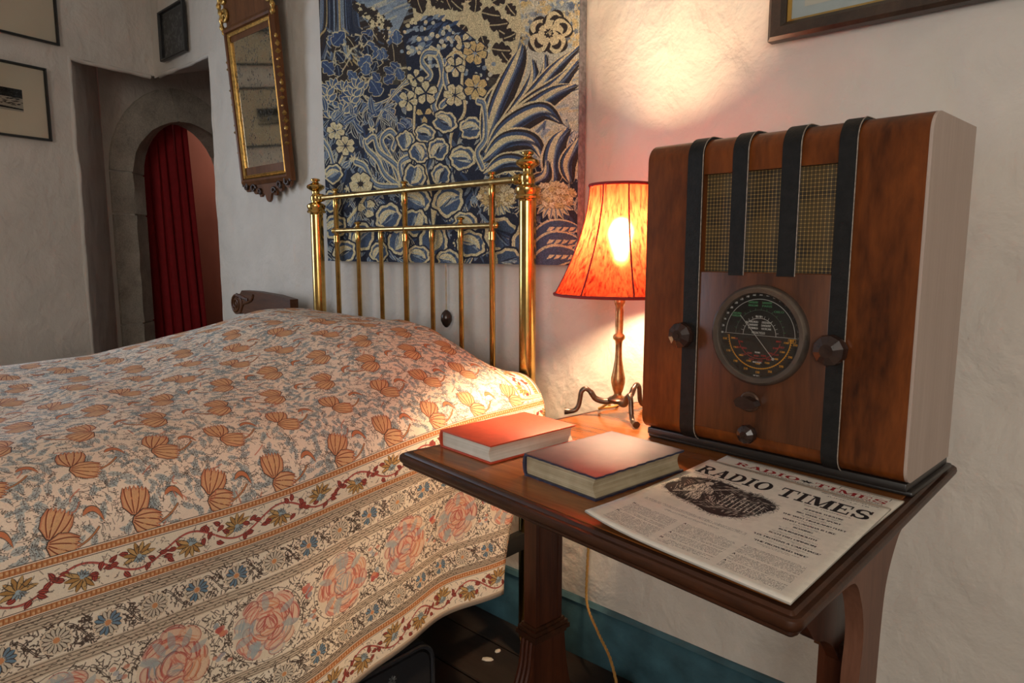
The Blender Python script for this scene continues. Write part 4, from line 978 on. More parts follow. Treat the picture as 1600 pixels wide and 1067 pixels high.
# shaped outer frame at the radio end: frieze, arched spandrel and leg in one board
OUT = spec(wood('faded_mahogany_end', (.080, .030, .016), (.19, .082, .048), grain=(45, 45, 5), rough=.45), .25)
eb_left = eb; eb = (q[2]-q[1]).normalized()      # this end is not quite square to the front
ol = [(.03, .6935), (.40, .6935)]+curve((.395, .690), (.372, .681), (.345, .655), (.328, .625), (.321, .58), (.317, .50), (.315, .40))+[(.315, .0), (.241, .0), (.241, .44)]+curve((.241, .535), (.247, .588), (.238, .625), (.225, .65), (.208, .672), (.185, .682), (.13, .686), (.03, .690))
board('end_frame', ol, .012, .034, OUT)
ig = box2('inner_leg', .050, .085, .305, .395, 0, .525, MAHD); box2('collar', .045, .09, .300, .400, .525, .537, MAHE, ig)
board('spandrel', [(.05, .6935), (.56, .6935)]+curve((.55, .68), (.48, .64), (.42, .58), (.395, .50))+curve((.307, .509), (.275, .545), (.243, .567), (.205, .585), (.173, .617), (.12, .655), (.05, .682)), .056, .074, MAHD)
eb = eb_left
# ---------------------------------------------------------------- books
def book(name, label, loc, rz, w, d, h, cov, pages, worn=False):
    """spine on the -x side, cover boards, page block"""
    b = thing(name, label, 'book', loc, (0, 0, math.radians(rz))); t = .0028
    for z, nm in ((0, 'back_board'), (h-t, 'front_board')):
        if worn:
            G = []; n = 30
            pts = [(x, -d/2) for x in np.linspace(-w/2, w/2, n)]+[(w/2, y) for y in np.linspace(-d/2, d/2, n)][1:]+[(x, d/2) for x in np.linspace(w/2, -w/2, n)][1:]+[(-w/2, y) for y in np.linspace(d/2, -d/2, n)][1:-1]
            pts = [(x+.0005*math.sin(k*1.9)+.0005*math.sin(k*4.3), y+.0005*math.cos(k*2.3)+.0004*math.sin(k*5.1)) for k, (x, y) in enumerate(pts)]
            MB().prism(pts, z, z+t, 'xy').build(nm, cov, b, 30)
        else: MB().box(-w/2, w/2, -d/2, d/2, z, z+t, .0009, 2).build(nm, cov, b, 30)
    sp_ = [(-w/2+.004-.0075*math.sin(a), h/2-math.cos(a)*h/2) for a in np.linspace(0, math.pi, 14)]
    inn = [(-w/2+.006-.0055*math.sin(a), h/2-math.cos(a)*(h/2-.002)) for a in np.linspace(math.pi, 0, 14)]
    MB().prism(sp_+inn, -d/2, d/2, 'xz').build('spine', cov, b, 40)
    r = -.006                                     # concave fore edge, leaves swelling slightly
    pg = [(-w/2+.002, t)]+[(w/2-.004+r*math.sin(a)*.9, t+(h-2*t)*k/10) for k, a in enumerate(np.linspace(0, math.pi, 11))]+[(-w/2+.002, h-t)]
    MB().prism(pg, -d/2+.004, d/2-.004, 'xz').build('page_block', pages, b, 40)
    return b
def pages(name, a, c, sc=700):
    m, nt, b, o = mat_new(name); n = nd(nt, 'TexNoise', Vector=coords(nt, (6, 6, sc)), Scale=1, Detail=3); n2 = nd(nt, 'TexNoise', Vector=coords(nt), Scale=40, Detail=3)
    mx = nd(nt, 'Mix', _data_type='FLOAT', i0=.35, i2=n.outputs[0], i3=n2.outputs[0]); nt.links.new(ramp(nt, mx.outputs[0], [(.32, a), (.62, c)]), b.inputs['Base Color']); b.inputs['Roughness'].default_value = .9
    bump(nt, b, n.outputs[0], .4, .001); return m
RED = plain('red_book_cloth', (.50, .055, .018), .55, var=.1, vs=60, bs=.12, bsc=900)
book('book', 'red clothbound book with clean white page edges beside the bed', (-.797, .862, TZ), -5.5, .136, .200, .031, RED, pages('white_pages', (.50, .46, .38), (.66, .62, .54)))
m, nt, b, o = mat_new('scuffed_navy_cloth'); c = coords(nt)
e1 = nd(nt, 'TexNoise', Vector=c, Scale=26, Detail=6, Roughness=.7); sx = nd(nt, 'SeparateXYZ', i0=nd(nt, 'TexCoord').outputs['Generated'])
def edge(v): return nd(nt, 'Math', _operation='ABSOLUTE', i0=nd(nt, 'Math', _operation='SUBTRACT', i0=v, i1=.5).outputs[0]).outputs[0]
em = nd(nt, 'Math', _operation='MAXIMUM', i0=edge(sx.outputs[0]), i1=edge(sx.outputs[1])).outputs[0]
ed = nd(nt, 'Math', _operation='ADD', i0=em, i1=nd(nt, 'Math', _operation='MULTIPLY', i0=e1.outputs[0], i1=.04).outputs[0]).outputs[0]
body = ramp(nt, e1.outputs[0], [(.3, (.070, .052, .072)), (.7, (.13, .088, .098))])
nt.links.new(nd(nt, 'Mix', _data_type='RGBA', i0=ramp(nt, ed, [(.485, (0, 0, 0)), (.505, (1, 1, 1))]), i6=body, i7=(.024, .027, .055, 1)).outputs[2], b.inputs['Base Color']); b.inputs['Roughness'].default_value = .38
bump(nt, b, nd(nt, 'TexNoise', Vector=c, Scale=500, Detail=2).outputs[0], .2, .001)
book('book', 'worn navy book with frayed edges and yellowed pages on the table', (-.581, .845, TZ), -7, .148, .200, .034, m, pages('yellowed_pages', (.26, .20, .11), (.46, .38, .25), 500), True)
# ---------------------------------------------------------------- newspapers
def sheet(name, label, C4, z0, th, img, lift, mat_edge):
    """C4: corners far-left, far-right, near-right, near-left"""
    C4 = [Vector((*c, 0)) for c in C4]; o = sum(C4, Vector())/4; n, k = 26, 30; G = []
    for i in range(n+1):
        r = []
        for j in range(k+1):
            u, v = i/n, j/k; p = C4[0]*(1-u)*(1-v)+C4[1]*u*(1-v)+C4[2]*u*v+C4[3]*(1-u)*v-o
            z = lift*((1-u)**5*v**3)*.010+.0012*math.sin(u*5+v*4)*(u*(1-u)+.1)+.0012
            r.append((p.x, p.y, z+th))
        G.append(r)
    mb = MB().grid(G); me = bpy.data.meshes.new(name); me.from_pydata(mb.v, [], [f[::-1] for f in mb.f]); me.update()
    l = me.uv_layers.new(name='UVMap')
    for lp in me.loops: i, j = divmod(lp.vertex_index, k+1); l.data[lp.index].uv = (i/n, 1-j/k)
    ob = link(name, me, img, None, 60); ob.location = (o.x, o.y, z0); tag(ob, label, 'newspaper')
    me.materials.append(mat_edge); s_ = ob.modifiers.new('leaves', 'SOLIDIFY'); s_.thickness = th; s_.offset = -1; s_.material_offset_rim = 1; s_.material_offset = 1
    return ob
PE = plain('newsprint_edge', (.42, .38, .32), .9)
sheet('newspaper', 'old printed paper with red title, lying under the other against the radio', [(-.478, 1.050), (-.208, 1.014), (-.222, .74), (-.475, .77)], TZ, .0022, printed('newsprint_red_title', paint_paper(1).image('paper_red_title'), .85), 0, PE)
sheet('newspaper', 'old printed paper with bold black title and engraving, uppermost on the table', [(-.483, .998), (-.212, .962), (-.2175, .630), (-.487, .667)], TZ+.0035, .0025, printed('newsprint_black_title', paint_paper(0).image('paper_black_title'), .85), 1, PE)
# ---------------------------------------------------------------- flex hanging behind the table
fx = spline([(-.90, 1.335, .715), (-.935, 1.332, .60), (-.950, 1.325, .40), (-.955, 1.32, .26), (-.945, 1.31, .182), (-.882, 1.27, .148), (-.811, 1.22, .130), (-.74, 1.15, .09), (-.70, 1.08, .03), (-.66, 1.0, .006), (-.55, .98, .006)], 14)
mb = MB()
d = np.gradient(fx, axis=0); d /= np.linalg.norm(d, axis=1)[:, None]
for ph in (0, 2.09, 4.19):
    P = []
    for k, (p, t_) in enumerate(zip(fx, d)):
        a = Vector(t_).cross(Vector((0, 1, .3))).normalized(); bb = Vector(t_).cross(a); an = k*1.1+ph; P.append(Vector(p)+(a*math.cos(an)+bb*math.sin(an))*.0019)
    mb.tube(P, .0019, 5)
tag(mb.build('electric_flex', plain('gold_braided_flex', (.36, .20, .05), .7), None), 'gold twisted flex hanging down behind the table to the floor', 'flex')
# ---------------------------------------------------------------- case under the bed
cs = thing('carrying_case', 'black rounded case on the floor under the edge of the bedspread', 'case', (-1.10, .62, 0))
LEA = plain('black_leathercloth', (.012, .012, .014), .5, var=.3, bs=.4, bsc=700)
def rrect(w, h, r, n=8): return [(x+r*math.cos(a), y+r*math.sin(a)) for x, y, a0 in ((w-r, h-r, 0), (r-w, h-r, 90), (r-w, r-h, 180), (w-r, r-h, 270)) for a in np.radians(np.linspace(a0, a0+90, n))]
P = [(x, z+.098) for x, z in rrect(.32, .098, .045)]
V0 = P
mb = MB().prism(P, -.40, -.012, 'yz'); mb.build('body', LEA, cs, 30)
rim = [(0.0, y, z) for y, z in [(x, zz+.098) for x, zz in rrect(.315, .093, .042)]]; MB().tube(rim+rim[:1], .005, 6).build('rim', plain('scuffed_black_rim', (.04, .04, .045), .35, .3), cs)
MB().prism([(x, z+.098) for x, z in rrect(.305, .083, .035)], -.012, .002, 'yz').build('front_panel', plain('black_woven_panel', (.015, .015, .018), .6, var=.4, vs=900), cs, 30)
mb = MB()
for k in range(8): a = k*math.pi/4; mb.tube([(.003, .2+.003*math.cos(a), .152+.003*math.sin(a)), (.003, .2+.010*math.cos(a), .152+.010*math.sin(a))], .0022, 5)
mb.build('badge', plain('dull_badge', (.16, .16, .16), .4, .5), cs)
# ---------------------------------------------------------------- the radio
VEN = spec(wood('walnut_veneer', (.022, .005, .0014), (.24, .062, .011), grain=(20, 20, 4.5), rough=.34, coat=.0), .32)
VENC = wood('walnut_centre_veneer', (.030, .009, .003), (.15, .045, .012), grain=(34, 34, 4), rough=.40, coat=.0)
BLK = spec(plain('black_lacquer', (.010, .009, .008), .5, var=.3, vs=80, bs=.15, bsc=300), .25)
SIDE = wood('dulled_side_veneer', (.37, .275, .22), (.48, .37, .31), grain=(50, 50, 3), rough=.5)
RW, RH, RD = .4355, .5, .203
rd = thing('radio', 'large vintage wooden table radio with black bands and round dial', 'radio', (-.645, 1.054, .74), (0, 0, math.radians(-3.9)))
def rprof(o=0.0):
    """side profile (depth y, height z): rounded front edges, grown outward by o"""
    rt, rb = .030, .024
    P = [(RD, -o), (rb, -o)]+[(rb-(rb+o)*math.sin(a), rb-(rb+o)*math.cos(a)) for a in np.linspace(0, math.pi/2, 9)]
    P += [(-o, .286), (-o, .442)]+[(rt-(rt+o)*math.cos(a), RH-rt+(rt+o)*math.sin(a)) for a in np.linspace(0, math.pi/2, 9)]+[(RD, RH+o)]
    return P
P = rprof(); gx0, gx1 = .109, .3215; X = [0.0, gx0, gx1, RW-.004]
mb = MB(); n = len(P); mb.v = [(x, y, z) for x in X for y, z in P]
for i in range(3):
    for j in range(n-1):
        if i == 1 and abs(P[j][1]-.286) < 1e-6 and abs(P[j+1][1]-.442) < 1e-6: continue
        mb.f.append((i*n+j, i*n+j+1, (i+1)*n+j+1, (i+1)*n+j))
mb.f.append(tuple(range(n))[::-1]); mb.f.append(tuple(n*3+k for k in range(n))); mb.f.append((0, n, 2*n, 3*n, 4*n-1, 3*n-1, 2*n-1, n-1))
for a, b_ in (((gx0, .286), (gx1, .286)), ((gx1, .286), (gx1, .442)), ((gx1, .442), (gx0, .442)), ((gx0, .442), (gx0, .286))): mb.add([(a[0], 0, a[1]), (b_[0], 0, b_[1]), (b_[0], .016, b_[1]), (a[0], .016, a[1])], [(0, 1, 2, 3)])
mb.build('cabinet', VEN, rd, 35, fix=False)
MB().prism([(y+ (0.0008 if y < .1 else 0), z) for y, z in P], RW-.004, RW, 'yz').build('side_panel', SIDE, rd, 30)
# grille: loose woven cloth behind the opening
m, nt, b, o = mat_new('gold_thread_speaker_cloth'); c = nd(nt, 'TexCoord').outputs['Object']; sx = nd(nt, 'SeparateXYZ', i0=c)
def threads(s, per, w):
    f = nd(nt, 'Math', _operation='PINGPONG', i0=nd(nt, 'Math', _operation='MULTIPLY', i0=s, i1=1/per).outputs[0], i1=.5).outputs[0]
    return nd(nt, 'Math', _operation='LESS_THAN', i0=f, i1=w).outputs[0]
h, v = threads(sx.outputs[0], .0058, .11), threads(sx.outputs[2], .0058, .09)
fine = threads(sx.outputs[0], .0012, .22)
spk = nd(nt, 'TexNoise', Vector=coords(nt, (3, 3, 8)), Scale=3.0, Detail=2).outputs[0]
base = nd(nt, 'Mix', _data_type='RGBA', i0=ramp(nt, spk, [(.42, (0, 0, 0)), (.55, (1, 1, 1))]), i6=(.010, .007, .004, 1), i7=(.055, .036, .012, 1)).outputs[2]
base = nd(nt, 'Mix', _data_type='RGBA', i0=nd(nt, 'Math', _operation='MULTIPLY', i0=fine, i1=.25).outputs[0], i6=base, i7=(.10, .065, .02, 1)).outputs[2]
one = nd(nt, 'Mix', _data_type='RGBA', i0=nd(nt, 'Math', _operation='MAXIMUM', i0=h, i1=v).outputs[0], i6=base, i7=(.17, .10, .03, 1)).outputs[2]
nt.links.new(nd(nt, 'Mix', _data_type='RGBA', i0=nd(nt, 'Math', _operation='MULTIPLY', i0=h, i1=v).outputs[0], i6=one, i7=(.55, .36, .12, 1)).outputs[2], b.inputs['Base Color']); b.inputs['Roughness'].default_value = .7
MB().box(gx0, gx1, .012, .018, .286, .442).build('speaker_cloth', m, rd, None)
MB().box(gx0+.0005, gx1-.0005, -.0028, .001, .026, .2855, .0012).build('centre_panel', VENC, rd, 30)
# black bands following the rounded front
EDG = plain('worn_pale_edge', (.30, .24, .19), .6, var=.4, vs=200)
def band(x0, x1, zlow):
    A, B = rprof(.0), rprof(.0042)
    idx = [k for k in range(len(A)) if A[k][1] >= zlow-1e-6 or zlow <= 0]; A2, B2 = [A[k] for k in idx], [B[k] for k in idx]
    if zlow > 0 and A2[0][1] > zlow: A2 = [(0, zlow)]+A2; B2 = [(-.0042, zlow)]+B2
    if zlow <= 0: A2[0] = (.05, 0.0); B2[0] = (.05, -.0042)
    A2[-1] = (.135, RH); B2[-1] = (.135, RH+.0042)
    m_ = len(A2); V = [(x, y, z) for x in (x0, x1) for y, z in A2+B2[::-1]]; k2 = 2*m_
    mb = MB(); mb.v = V
    for i in range(k2): j = (i+1) % k2; mb.f.append((i, j, k2+j, k2+i))
    for q_ in (0, k2):
        for i in range(m_-1): mb.f.append((q_+i, q_+i+1, q_+k2-2-i, q_+k2-1-i))
    o = mb.build('black_band', BLK, rd, 30)
    e = MB(); e.tube([(x1+.0003, y+.0003, z+.0003) for y, z in B2], .0008, 5); e.build('band_edge', EDG, o)
    return o
band(.081, .1085, 0); band(.161, .1865, .281); band(.2405, .268, .281); band(.3215, .3455, 0)
# dial
dx, dz = .2175, .189
dl = bpy.data.objects.new('dial', None); 
bz = MB().lathe([(.0645, .000), (.0645, .0075), (.067, .0105), (.0735, .0115), (.0775, .008), (.079, .003), (.079, .0)], (dx, -.0025, dz), 56, '-y').build('dial_bezel', plain('bronze_bakelite_ring', (.17, .135, .11), .25, .75, var=.2), rd, 40)
me = bpy.data.meshes.new('dial_face'); k = 48
me.from_pydata([(dx+.0655*math.cos(2*math.pi*i/k), -.0032, dz+.0655*math.sin(2*math.pi*i/k)) for i in range(k)], [], [tuple(range(k))]); me.update()
DI = printed('dial_print', paint_dial().image('dial_print'), .5); link('dial_face', me, DI, bz)
set_uv(me, lambda v, p: (.5+(v.x-dx)/.131*.93, .5+(v.z-dz)/.131*.93))
pm = plain('pale_pointer', (.34, .32, .28), .5)
mb = MB(); mb.tube([(dx-.032, -.0048, dz+.030), (dx+.026, -.0048, dz-.036)], .00055, 5); mb.build('pointer', pm, bz)
MB().lathe([(.0022, 0), (.0022, .001), (0, .0012)], (dx+.0245, -.0042, dz-.0345), 12, '-y').build('pointer_tip', pm, bz); MB().lathe([(.0022, 0), (.0022, .001), (0, .0012)], (dx-.021, -.0042, dz+.019), 12, '-y').build('pointer_tip', pm, bz)
gm = bpy.data.materials.new('dial_glass'); gm.use_nodes = True; nt = gm.node_tree; nt.nodes.clear()
out = nt.nodes.new('ShaderNodeOutputMaterial'); mixs = nd(nt, 'MixShader'); fr = nd(nt, 'Fresnel', IOR=1.45)
nt.links.new(fr.outputs[0], mixs.inputs[0]); nt.links.new(nd(nt, 'BsdfTransparent').outputs[0], mixs.inputs[1]); nt.links.new(nd(nt, 'BsdfGlossy', Roughness=.04).outputs[0], mixs.inputs[2]); nt.links.new(mixs.outputs[0], out.inputs[0])
MB().lathe([(.0645, .0065), (.05, .0078), (.03, .0087), (.012, .0091), (0, .0092)], (dx, -.0025, dz), 48, '-y').build('dial_glass', gm, bz, 60)
# knobs: faceted bakelite
BAK = plain('brown_bakelite', (.030, .015, .011), .2, var=.3, vs=60)
def knob(x, z, r, h, n=10, ph=.2):
    kb = MB().lathe([(r*.8, 0), (r*.98, .003), (r, h*.45), (r*.93, h*.72), (r*.42, h*.98), (0, h)], (x, 0, z), n, '-y', ph).build('knob', BAK, rd, 12)
    mb = MB().lathe([(r*.22, h*.9), (r*.2, h*1.05), (0, h*1.06)], (x, 0, z), 8, '-y'); mb.build('knob_cap', BAK, kb); return kb
knob(.0825, .178, .0225, .024); knob(.3285, .178, .0235, .026); knob(.207, .030, .0155, .020)
MB().lathe([(.0165, 0), (.0165, .002), (.014, .004), (.012, .004)], (.207, -.0028, .082), 22, '-y').build('switch_escutcheon', plain('aged_bronze', (.10, .055, .035), .35, .6), rd)
mb = MB().prism([(.190, .084), (.196, .090), (.209, .092), (.223, .087), (.227, .080), (.220, .075), (.206, .073), (.194, .076)], -.0235, -.0055, 'xz'); mb.build('switch_lever', BAK, rd, 15)
# plinth
PLN = wood('chipped_black_plinth', (.006, .005, .005), (.022, .016, .012), grain=(8, 50, 50), rough=.4, wear=(.30, .19, .10))
MB().box(.004, RW-.002, .012, RD+.004, -.0125, .0, .002).build('plinth', PLN, rd, 30); MB().box(.0, RW+.004, .020, RD+.012, -.02, -.0125, .003).build('plinth_foot', PLN, rd, 30)
# ---------------------------------------------------------------- table lamp
lp = thing('table_lamp', 'brass tripod table lamp with glowing red fabric shade', 'lamp', (-.775, 1.17, TZ))
LB = plain('worn_gilt_brass', (.34, .20, .085), .38, .85, var=.35, vs=90); LI = plain('dark_bronze', (.11, .085, .065), .32, .8, var=.35, vs=90)
MB().lathe([(.018, .033), (.017, .037), (.009, .043), (.008, .047), (.011, .055), (.0145, .070), (.0145, .080), (.011, .096), (.0078, .115), (.0068, .135), (.0068, .150), (.0078, .157), (.0115, .160), (.0125, .164), (.0115, .168), (.0075, .172), (.0085, .19), (.0085, .216), (.0075, .226), (.010, .231), (.0115, .238), (.009, .244), (.0115, .250), (.010, .256), (.006, .26), (.006, .30)], n=20).build('stem', LB, lp, 50)
MB().lathe([(0, .024), (.012, .026), (.021, .031), (.022, .035), (.017, .039), (0, .040)], n=20).build('boss', LI, lp, 50)
for dxy in ((-.78, -.64), (.80, -.60), (.05, 1.0)):
    d = Vector((*dxy, 0)).normalized(); pr = [(.012, .031), (.030, .030), (.046, .036), (.056, .049), (.066, .056), (.075, .050), (.078, .034), (.081, .020), (.088, .0105), (.100, .0078), (.110, .0075)]
    p = spline([(d.x*r_, d.y*r_, z) for r_, z in pr], 5); n_ = len(p)
    R = [.0062 if k < n_*.3 else .0052 for k in range(n_)]; R = [r_*(1+.35*smooth(.84, .97, k/n_)) for k, r_ in enumerate(R)]
    MB().tube(p, R, 10).build('leg', LI, lp, 60)
MB().tube([tuple(p) for p in spline([(-.01, -.01, .03), (-.035, -.01, .012), (-.05, .01, .006), (-.04, .05, .0045), (-.06, .09, .0042), (-.1, .13, .0042)], 8)], .0028, 7).build('cord', plain('gold_cord', (.45, .24, .05), .7), lp)
# shade
def sh_r(t): return .064+.069*t**1.75
Z0, Z1 = .252, .468
G = []
for i in range(65):
    a = 2*math.pi*i/64; r_ = []
    for j in range(19): t = j/18; k = 1-.018*abs(math.sin(a*4))**.6*(.5+t); rr = sh_r(t)*k; r_.append((rr*math.cos(a), rr*math.sin(a), Z1-(Z1-Z0)*t))
    G.append(r_)
m = bpy.data.materials.new('red_slub_silk'); m.use_nodes = True; nt = m.node_tree; nt.nodes.clear(); out = nt.nodes.new('ShaderNodeOutputMaterial')
sl = nd(nt, 'TexNoise', Vector=coords(nt, (70, 70, 12), (.55, .3, 0)), Scale=2.4, Detail=5, Roughness=.7)
col = ramp(nt, sl.outputs[0], [(.38, (.045, .0022, .0014)), (.48, (.145, .013, .0045)), (.7, (.21, .026, .008))])
trn = nd(nt, 'BsdfTranslucent', Color=col); dif = nd(nt, 'BsdfDiffuse', Color=nd(nt, 'Mix', _data_type='RGBA', i0=.5, i6=col, i7=(.30, .014, .010, 1)).outputs[2])
mx = nd(nt, 'MixShader', i0=.6); nt.links.new(dif.outputs[0], mx.inputs[1]); nt.links.new(trn.outputs[0], mx.inputs[2])
thru = nd(nt, 'BsdfRefraction', Color=(.62, .22, .07, 1), Roughness=.62, IOR=1.15); mx2 = nd(nt, 'MixShader', i0=.075); nt.links.new(mx.outputs[0], mx2.inputs[1]); nt.links.new(thru.outputs[0], mx2.inputs[2]); nt.links.new(mx2.outputs[0], out.inputs[0])
sd_ = MB().grid(G).build('shade', m, lp, 60, fix=False)
TRM = plain('dark_red_braid', (.22, .008, .010), .7, bs=.4, bsc=900)
for t in (0.0, 1.0):
    rr = sh_r(t); MB().tube([(rr*math.cos(a), rr*math.sin(a), Z1-(Z1-Z0)*t) for a in np.linspace(0, 2*math.pi, 49)], .0032, 7).build('trim', TRM, sd_, 60)
for k in range(8):
    a = k*math.pi/4; MB().tube([(sh_r(t)*1.0*math.cos(a), sh_r(t)*math.sin(a), Z1-(Z1-Z0)*t) for t in np.linspace(0, 1, 14)], .0016, 6).build('shade_rib', TRM, sd_, 60)
WIRE = plain('white_wire', (.5, .48, .44), .5)
for k in range(3): a = k*2.09; MB().tube([(.012*math.cos(a), .012*math.sin(a), .32), (.064*math.cos(a), .064*math.sin(a), Z1-.003)], .0012, 5).build('shade_carrier', WIRE, sd_)
m = bpy.data.materials.new('lit_bulb'); m.use_nodes = True; nt = m.node_tree; nt.nodes.clear(); out = nt.nodes.new('ShaderNodeOutputMaterial')
BULB_W = 740
nt.links.new(nd(nt, 'Emission', Color=(1, .70, .42, 1), Strength=BULB_W).outputs[0], out.inputs[0])
MB().lathe([(.010, .325), (.013, .338), (.022, .355), (.027, .373), (.026, .386), (.018, .399), (.008, .405), (0, .406)], n=16).build('bulb', m, lp, 60)
MB().lathe([(.011, .29), (.014, .296), (.014, .322), (.011, .326)], n=14).build('lamp_holder', LB, lp)
# ---------------------------------------------------------------- tapestry on its stretcher
tx0, tx1, tz0, tz1 = TAP
tp = thing('tapestry', 'blue and cream verdure tapestry panel of leaves and flowers behind the headboard', 'tapestry', ((tx0+tx1)/2, 1.355, tz0))
G = []
for i in range(41):
    r = []
    for j in range(41): x = (tx1-tx0)*(i/40-.5); z = (tz1-tz0)*j/40; r.append((x, -.030+.002*math.sin(i*.7)*math.sin(j*.3), z))
    G.append(r)
mb = MB().grid(G); me = bpy.data.meshes.new('cloth'); me.from_pydata(mb.v, [], mb.f); me.update()
l = me.uv_layers.new(name='UVMap')
for lp_ in me.loops: i, j = divmod(lp_.vertex_index, 41); l.data[lp_.index].uv = (i/40, j/40)
link('cloth', me, printed('woven_tapestry', paint_tapestry().image('tapestry_weave'), .95, .6, 600), tp, 60)
w_ = (tx1-tx0)/2
MB().box(-w_, w_, -.0275, -.001, .0, tz1-tz0, .002).build('stretcher', plain('tapestry_turned_edge', (.14, .14, .15), .9, var=.4, vs=90), tp, 30)
# ---------------------------------------------------------------- framed pictures
BF = plain('black_frame', (.012, .011, .010), .35, var=.2)
def picture(name, label, loc, rz, w, h, fw, fd, fm, mount, art=None, abox=None, slip=None, glass=True):
    """loc: lower left corner on the wall; picture plane is local xz, viewer at -y"""
    p = thing(name, label, 'picture', loc, (0, 0, rz))
    prof = [(0, 0), (0, fd*.8), (fw*.2, fd), (fw*.75, fd*.92), (fw, fd*.6), (fw, .004)]
    c = [(0, 0, 1, 1), (w, 0, -1, 1), (w, h, -1, -1), (0, h, 1, -1)]
    for i in range(4):
        a, b = c[i], c[(i+1) % 4]; G = [[(q[0]+q[2]*o, -d, q[1]+q[3]*o) for o, d in prof] for q in (a, b)]
        mb = MB().grid(G); mb.add([g for g in G[0]], [tuple(range(len(prof)))]); mb.add([g for g in G[1]], [tuple(range(len(prof)))[::-1]])
        mb.build('frame_rail', fm, p, 30)
    MB().box(fw*.5, w-fw*.5, -.004, -.001, fw*.5, h-fw*.5).build('mount', mount, p, None)
    if slip: 
        for i in range(4):
            a, b = c[i], c[(i+1) % 4]; s0, s1 = fw-.001, fw+slip[0]; G = [[(q[0]+q[2]*o, -d, q[1]+q[3]*o) for o, d in ((s0, .004), (s0, .011), (s0+.002, .0125), (s1, .007), (s1, .004))] for q in (a, b)]
            MB().grid(G).build('gilt_slip', slip[1], p, 30)
    if art:
        x0, x1, z0, z1 = abox; me = bpy.data.meshes.new('print'); me.from_pydata([(x0, -.0046, z0), (x1, -.0046, z0), (x1, -.0046, z1), (x0, -.0046, z1)], [], [(0, 1, 2, 3)]); me.update()
        set_uv(me, lambda v, q: ((v.x-x0)/(x1-x0), (v.z-z0)/(z1-z0))); link('print', me, art, p)
    if glass: me = bpy.data.meshes.new('glazing'); me.from_pydata([(fw, -.006, fw), (w-fw, -.006, fw), (w-fw, -.006, h-fw), (fw, -.006, h-fw)], [], [(0, 1, 2, 3)]); me.update(); link('glazing', me, gm, p)
    return p
CRM = plain('cream_mount', (.76, .70, .56), .8, var=.06, vs=4)
rz_l = math.atan2(DL.y, DL.x)            # local +x runs away along the left wall
ART0 = printed('ink_landscape', paint_print(0).image('ink_landscape'), .8); ART1 = printed('ink_landscape_b', paint_print(1).image('ink_landscape_b'), .8)
picture('framed_print', 'black framed print, lower of the two at the far left', LW(-1.0, 1.520, -.012), rz_l, .50, .298, .010, .016, BF, CRM, ART0, (.10, .402, .105, .193))
picture('framed_print', 'black framed print, upper of the two, cut off by the photo edge', LW(-1.0, 1.924, -.012), rz_l, .563, .40, .010, .016, BF, CRM, ART1, (.12, .38, .15, .29))
ART2 = printed('dim_photograph', paint_print(2).image('dim_photograph'), .5)
picture('framed_photograph', 'small dark framed photograph on the wall above the recess', (-3.436, 1.353, 1.926), 0, .268, .216, .011, .018, BF, plain('grey_mount', (.16, .155, .14), .7), ART2, (.016, .252, .016, .2))
OAKF = wood('dark_oak_frame', (.014, .009, .006), (.06, .036, .022), grain=(60, 60, 60), rough=.45)
picture('framed_picture', 'large dark oak frame with gilt slip, cut off at the top edge', (-.563, 1.356, 1.453), 0, .80, .62, .031, .026, OAKF, plain('pale_blue_grey_mount', (.42, .46, .45), .7, var=.05), printed('plain_pale_sheet', Cv(8, 8, (196, 190, 176)).image('plain_pale_sheet'), .8), (.060, .74, .055, .57), (.006, plain('gold_leaf', (.62, .38, .10), .3, .9)))
# ---------------------------------------------------------------- gilt and walnut mirror
mr_ = thing('wall_mirror', 'carved walnut and gilt mirror with foxed glass, tilted on the wall', 'mirror', (-2.485, 1.338, 1.352), (math.radians(4.2), 0, 0))
WAL = spec(wood('mirror_walnut', (.045, .016, .006), (.19, .075, .028), grain=(30, 30, 5), rough=.42), .2); GILT = plain('antique_gilt', (.52, .31, .09), .38, .85, var=.4, vs=80); CRV = plain('dark_carved_walnut', (.038, .018, .012), .45, var=.4, vs=60)
m, nt, b, o = mat_new('foxed_mirror_glass'); c = coords(nt)
f1 = nd(nt, 'TexNoise', Vector=coords(nt, (1, 1, .55)), Scale=170, Detail=3, Roughness=.6); f2 = nd(nt, 'TexNoise', Vector=c, Scale=11, Detail=3)
sp_ = nd(nt, 'Math', _operation='ADD', i0=f1.outputs[0], i1=nd(nt, 'Math', _operation='MULTIPLY', i0=f2.outputs[0], i1=.38).outputs[0]).outputs[0]
spots = ramp(nt, sp_, [(.78, (0, 0, 0)), (.80, (1, 1, 1))])
nt.links.new(nd(nt, 'Mix', _data_type='RGBA', i0=spots, i6=(.80, .78, .70, 1), i7=(.035, .032, .028, 1)).outputs[2], b.inputs['Base Color'])
inv = nd(nt, 'Math', _operation='SUBTRACT', i0=1.0, i1=spots).outputs[0]; nt.links.new(inv, b.inputs['Metallic']); b.inputs['Roughness'].default_value = .06
GW, GH = .150, .515
MB().add([(-GW, -.010, 0), (GW, -.010, 0), (GW, -.010, GH), (-GW, -.010, GH)], [(0, 1, 2, 3)]).build('glass', m, mr_, None, fix=False)
def ringframe(name, w0, prof, mat):
    c4 = [(-GW, 0, 1, 1), (GW, 0, -1, 1), (GW, GH, -1, -1), (-GW, GH, 1, -1)]
    for i in range(4):
        a, b_ = c4[i], c4[(i+1) % 4]; MB().grid([[(q_[0]-q_[2]*o_, -d_, q_[1]-q_[3]*o_) for o_, d_ in prof] for q_ in (a, b_)]).build(name, mat, mr_, 40)
ringframe('gilt_fillet', 0, [(0, .010), (-.001, .017), (.004, .021), (.007, .017), (.010, .020), (.013, .016)], GILT)
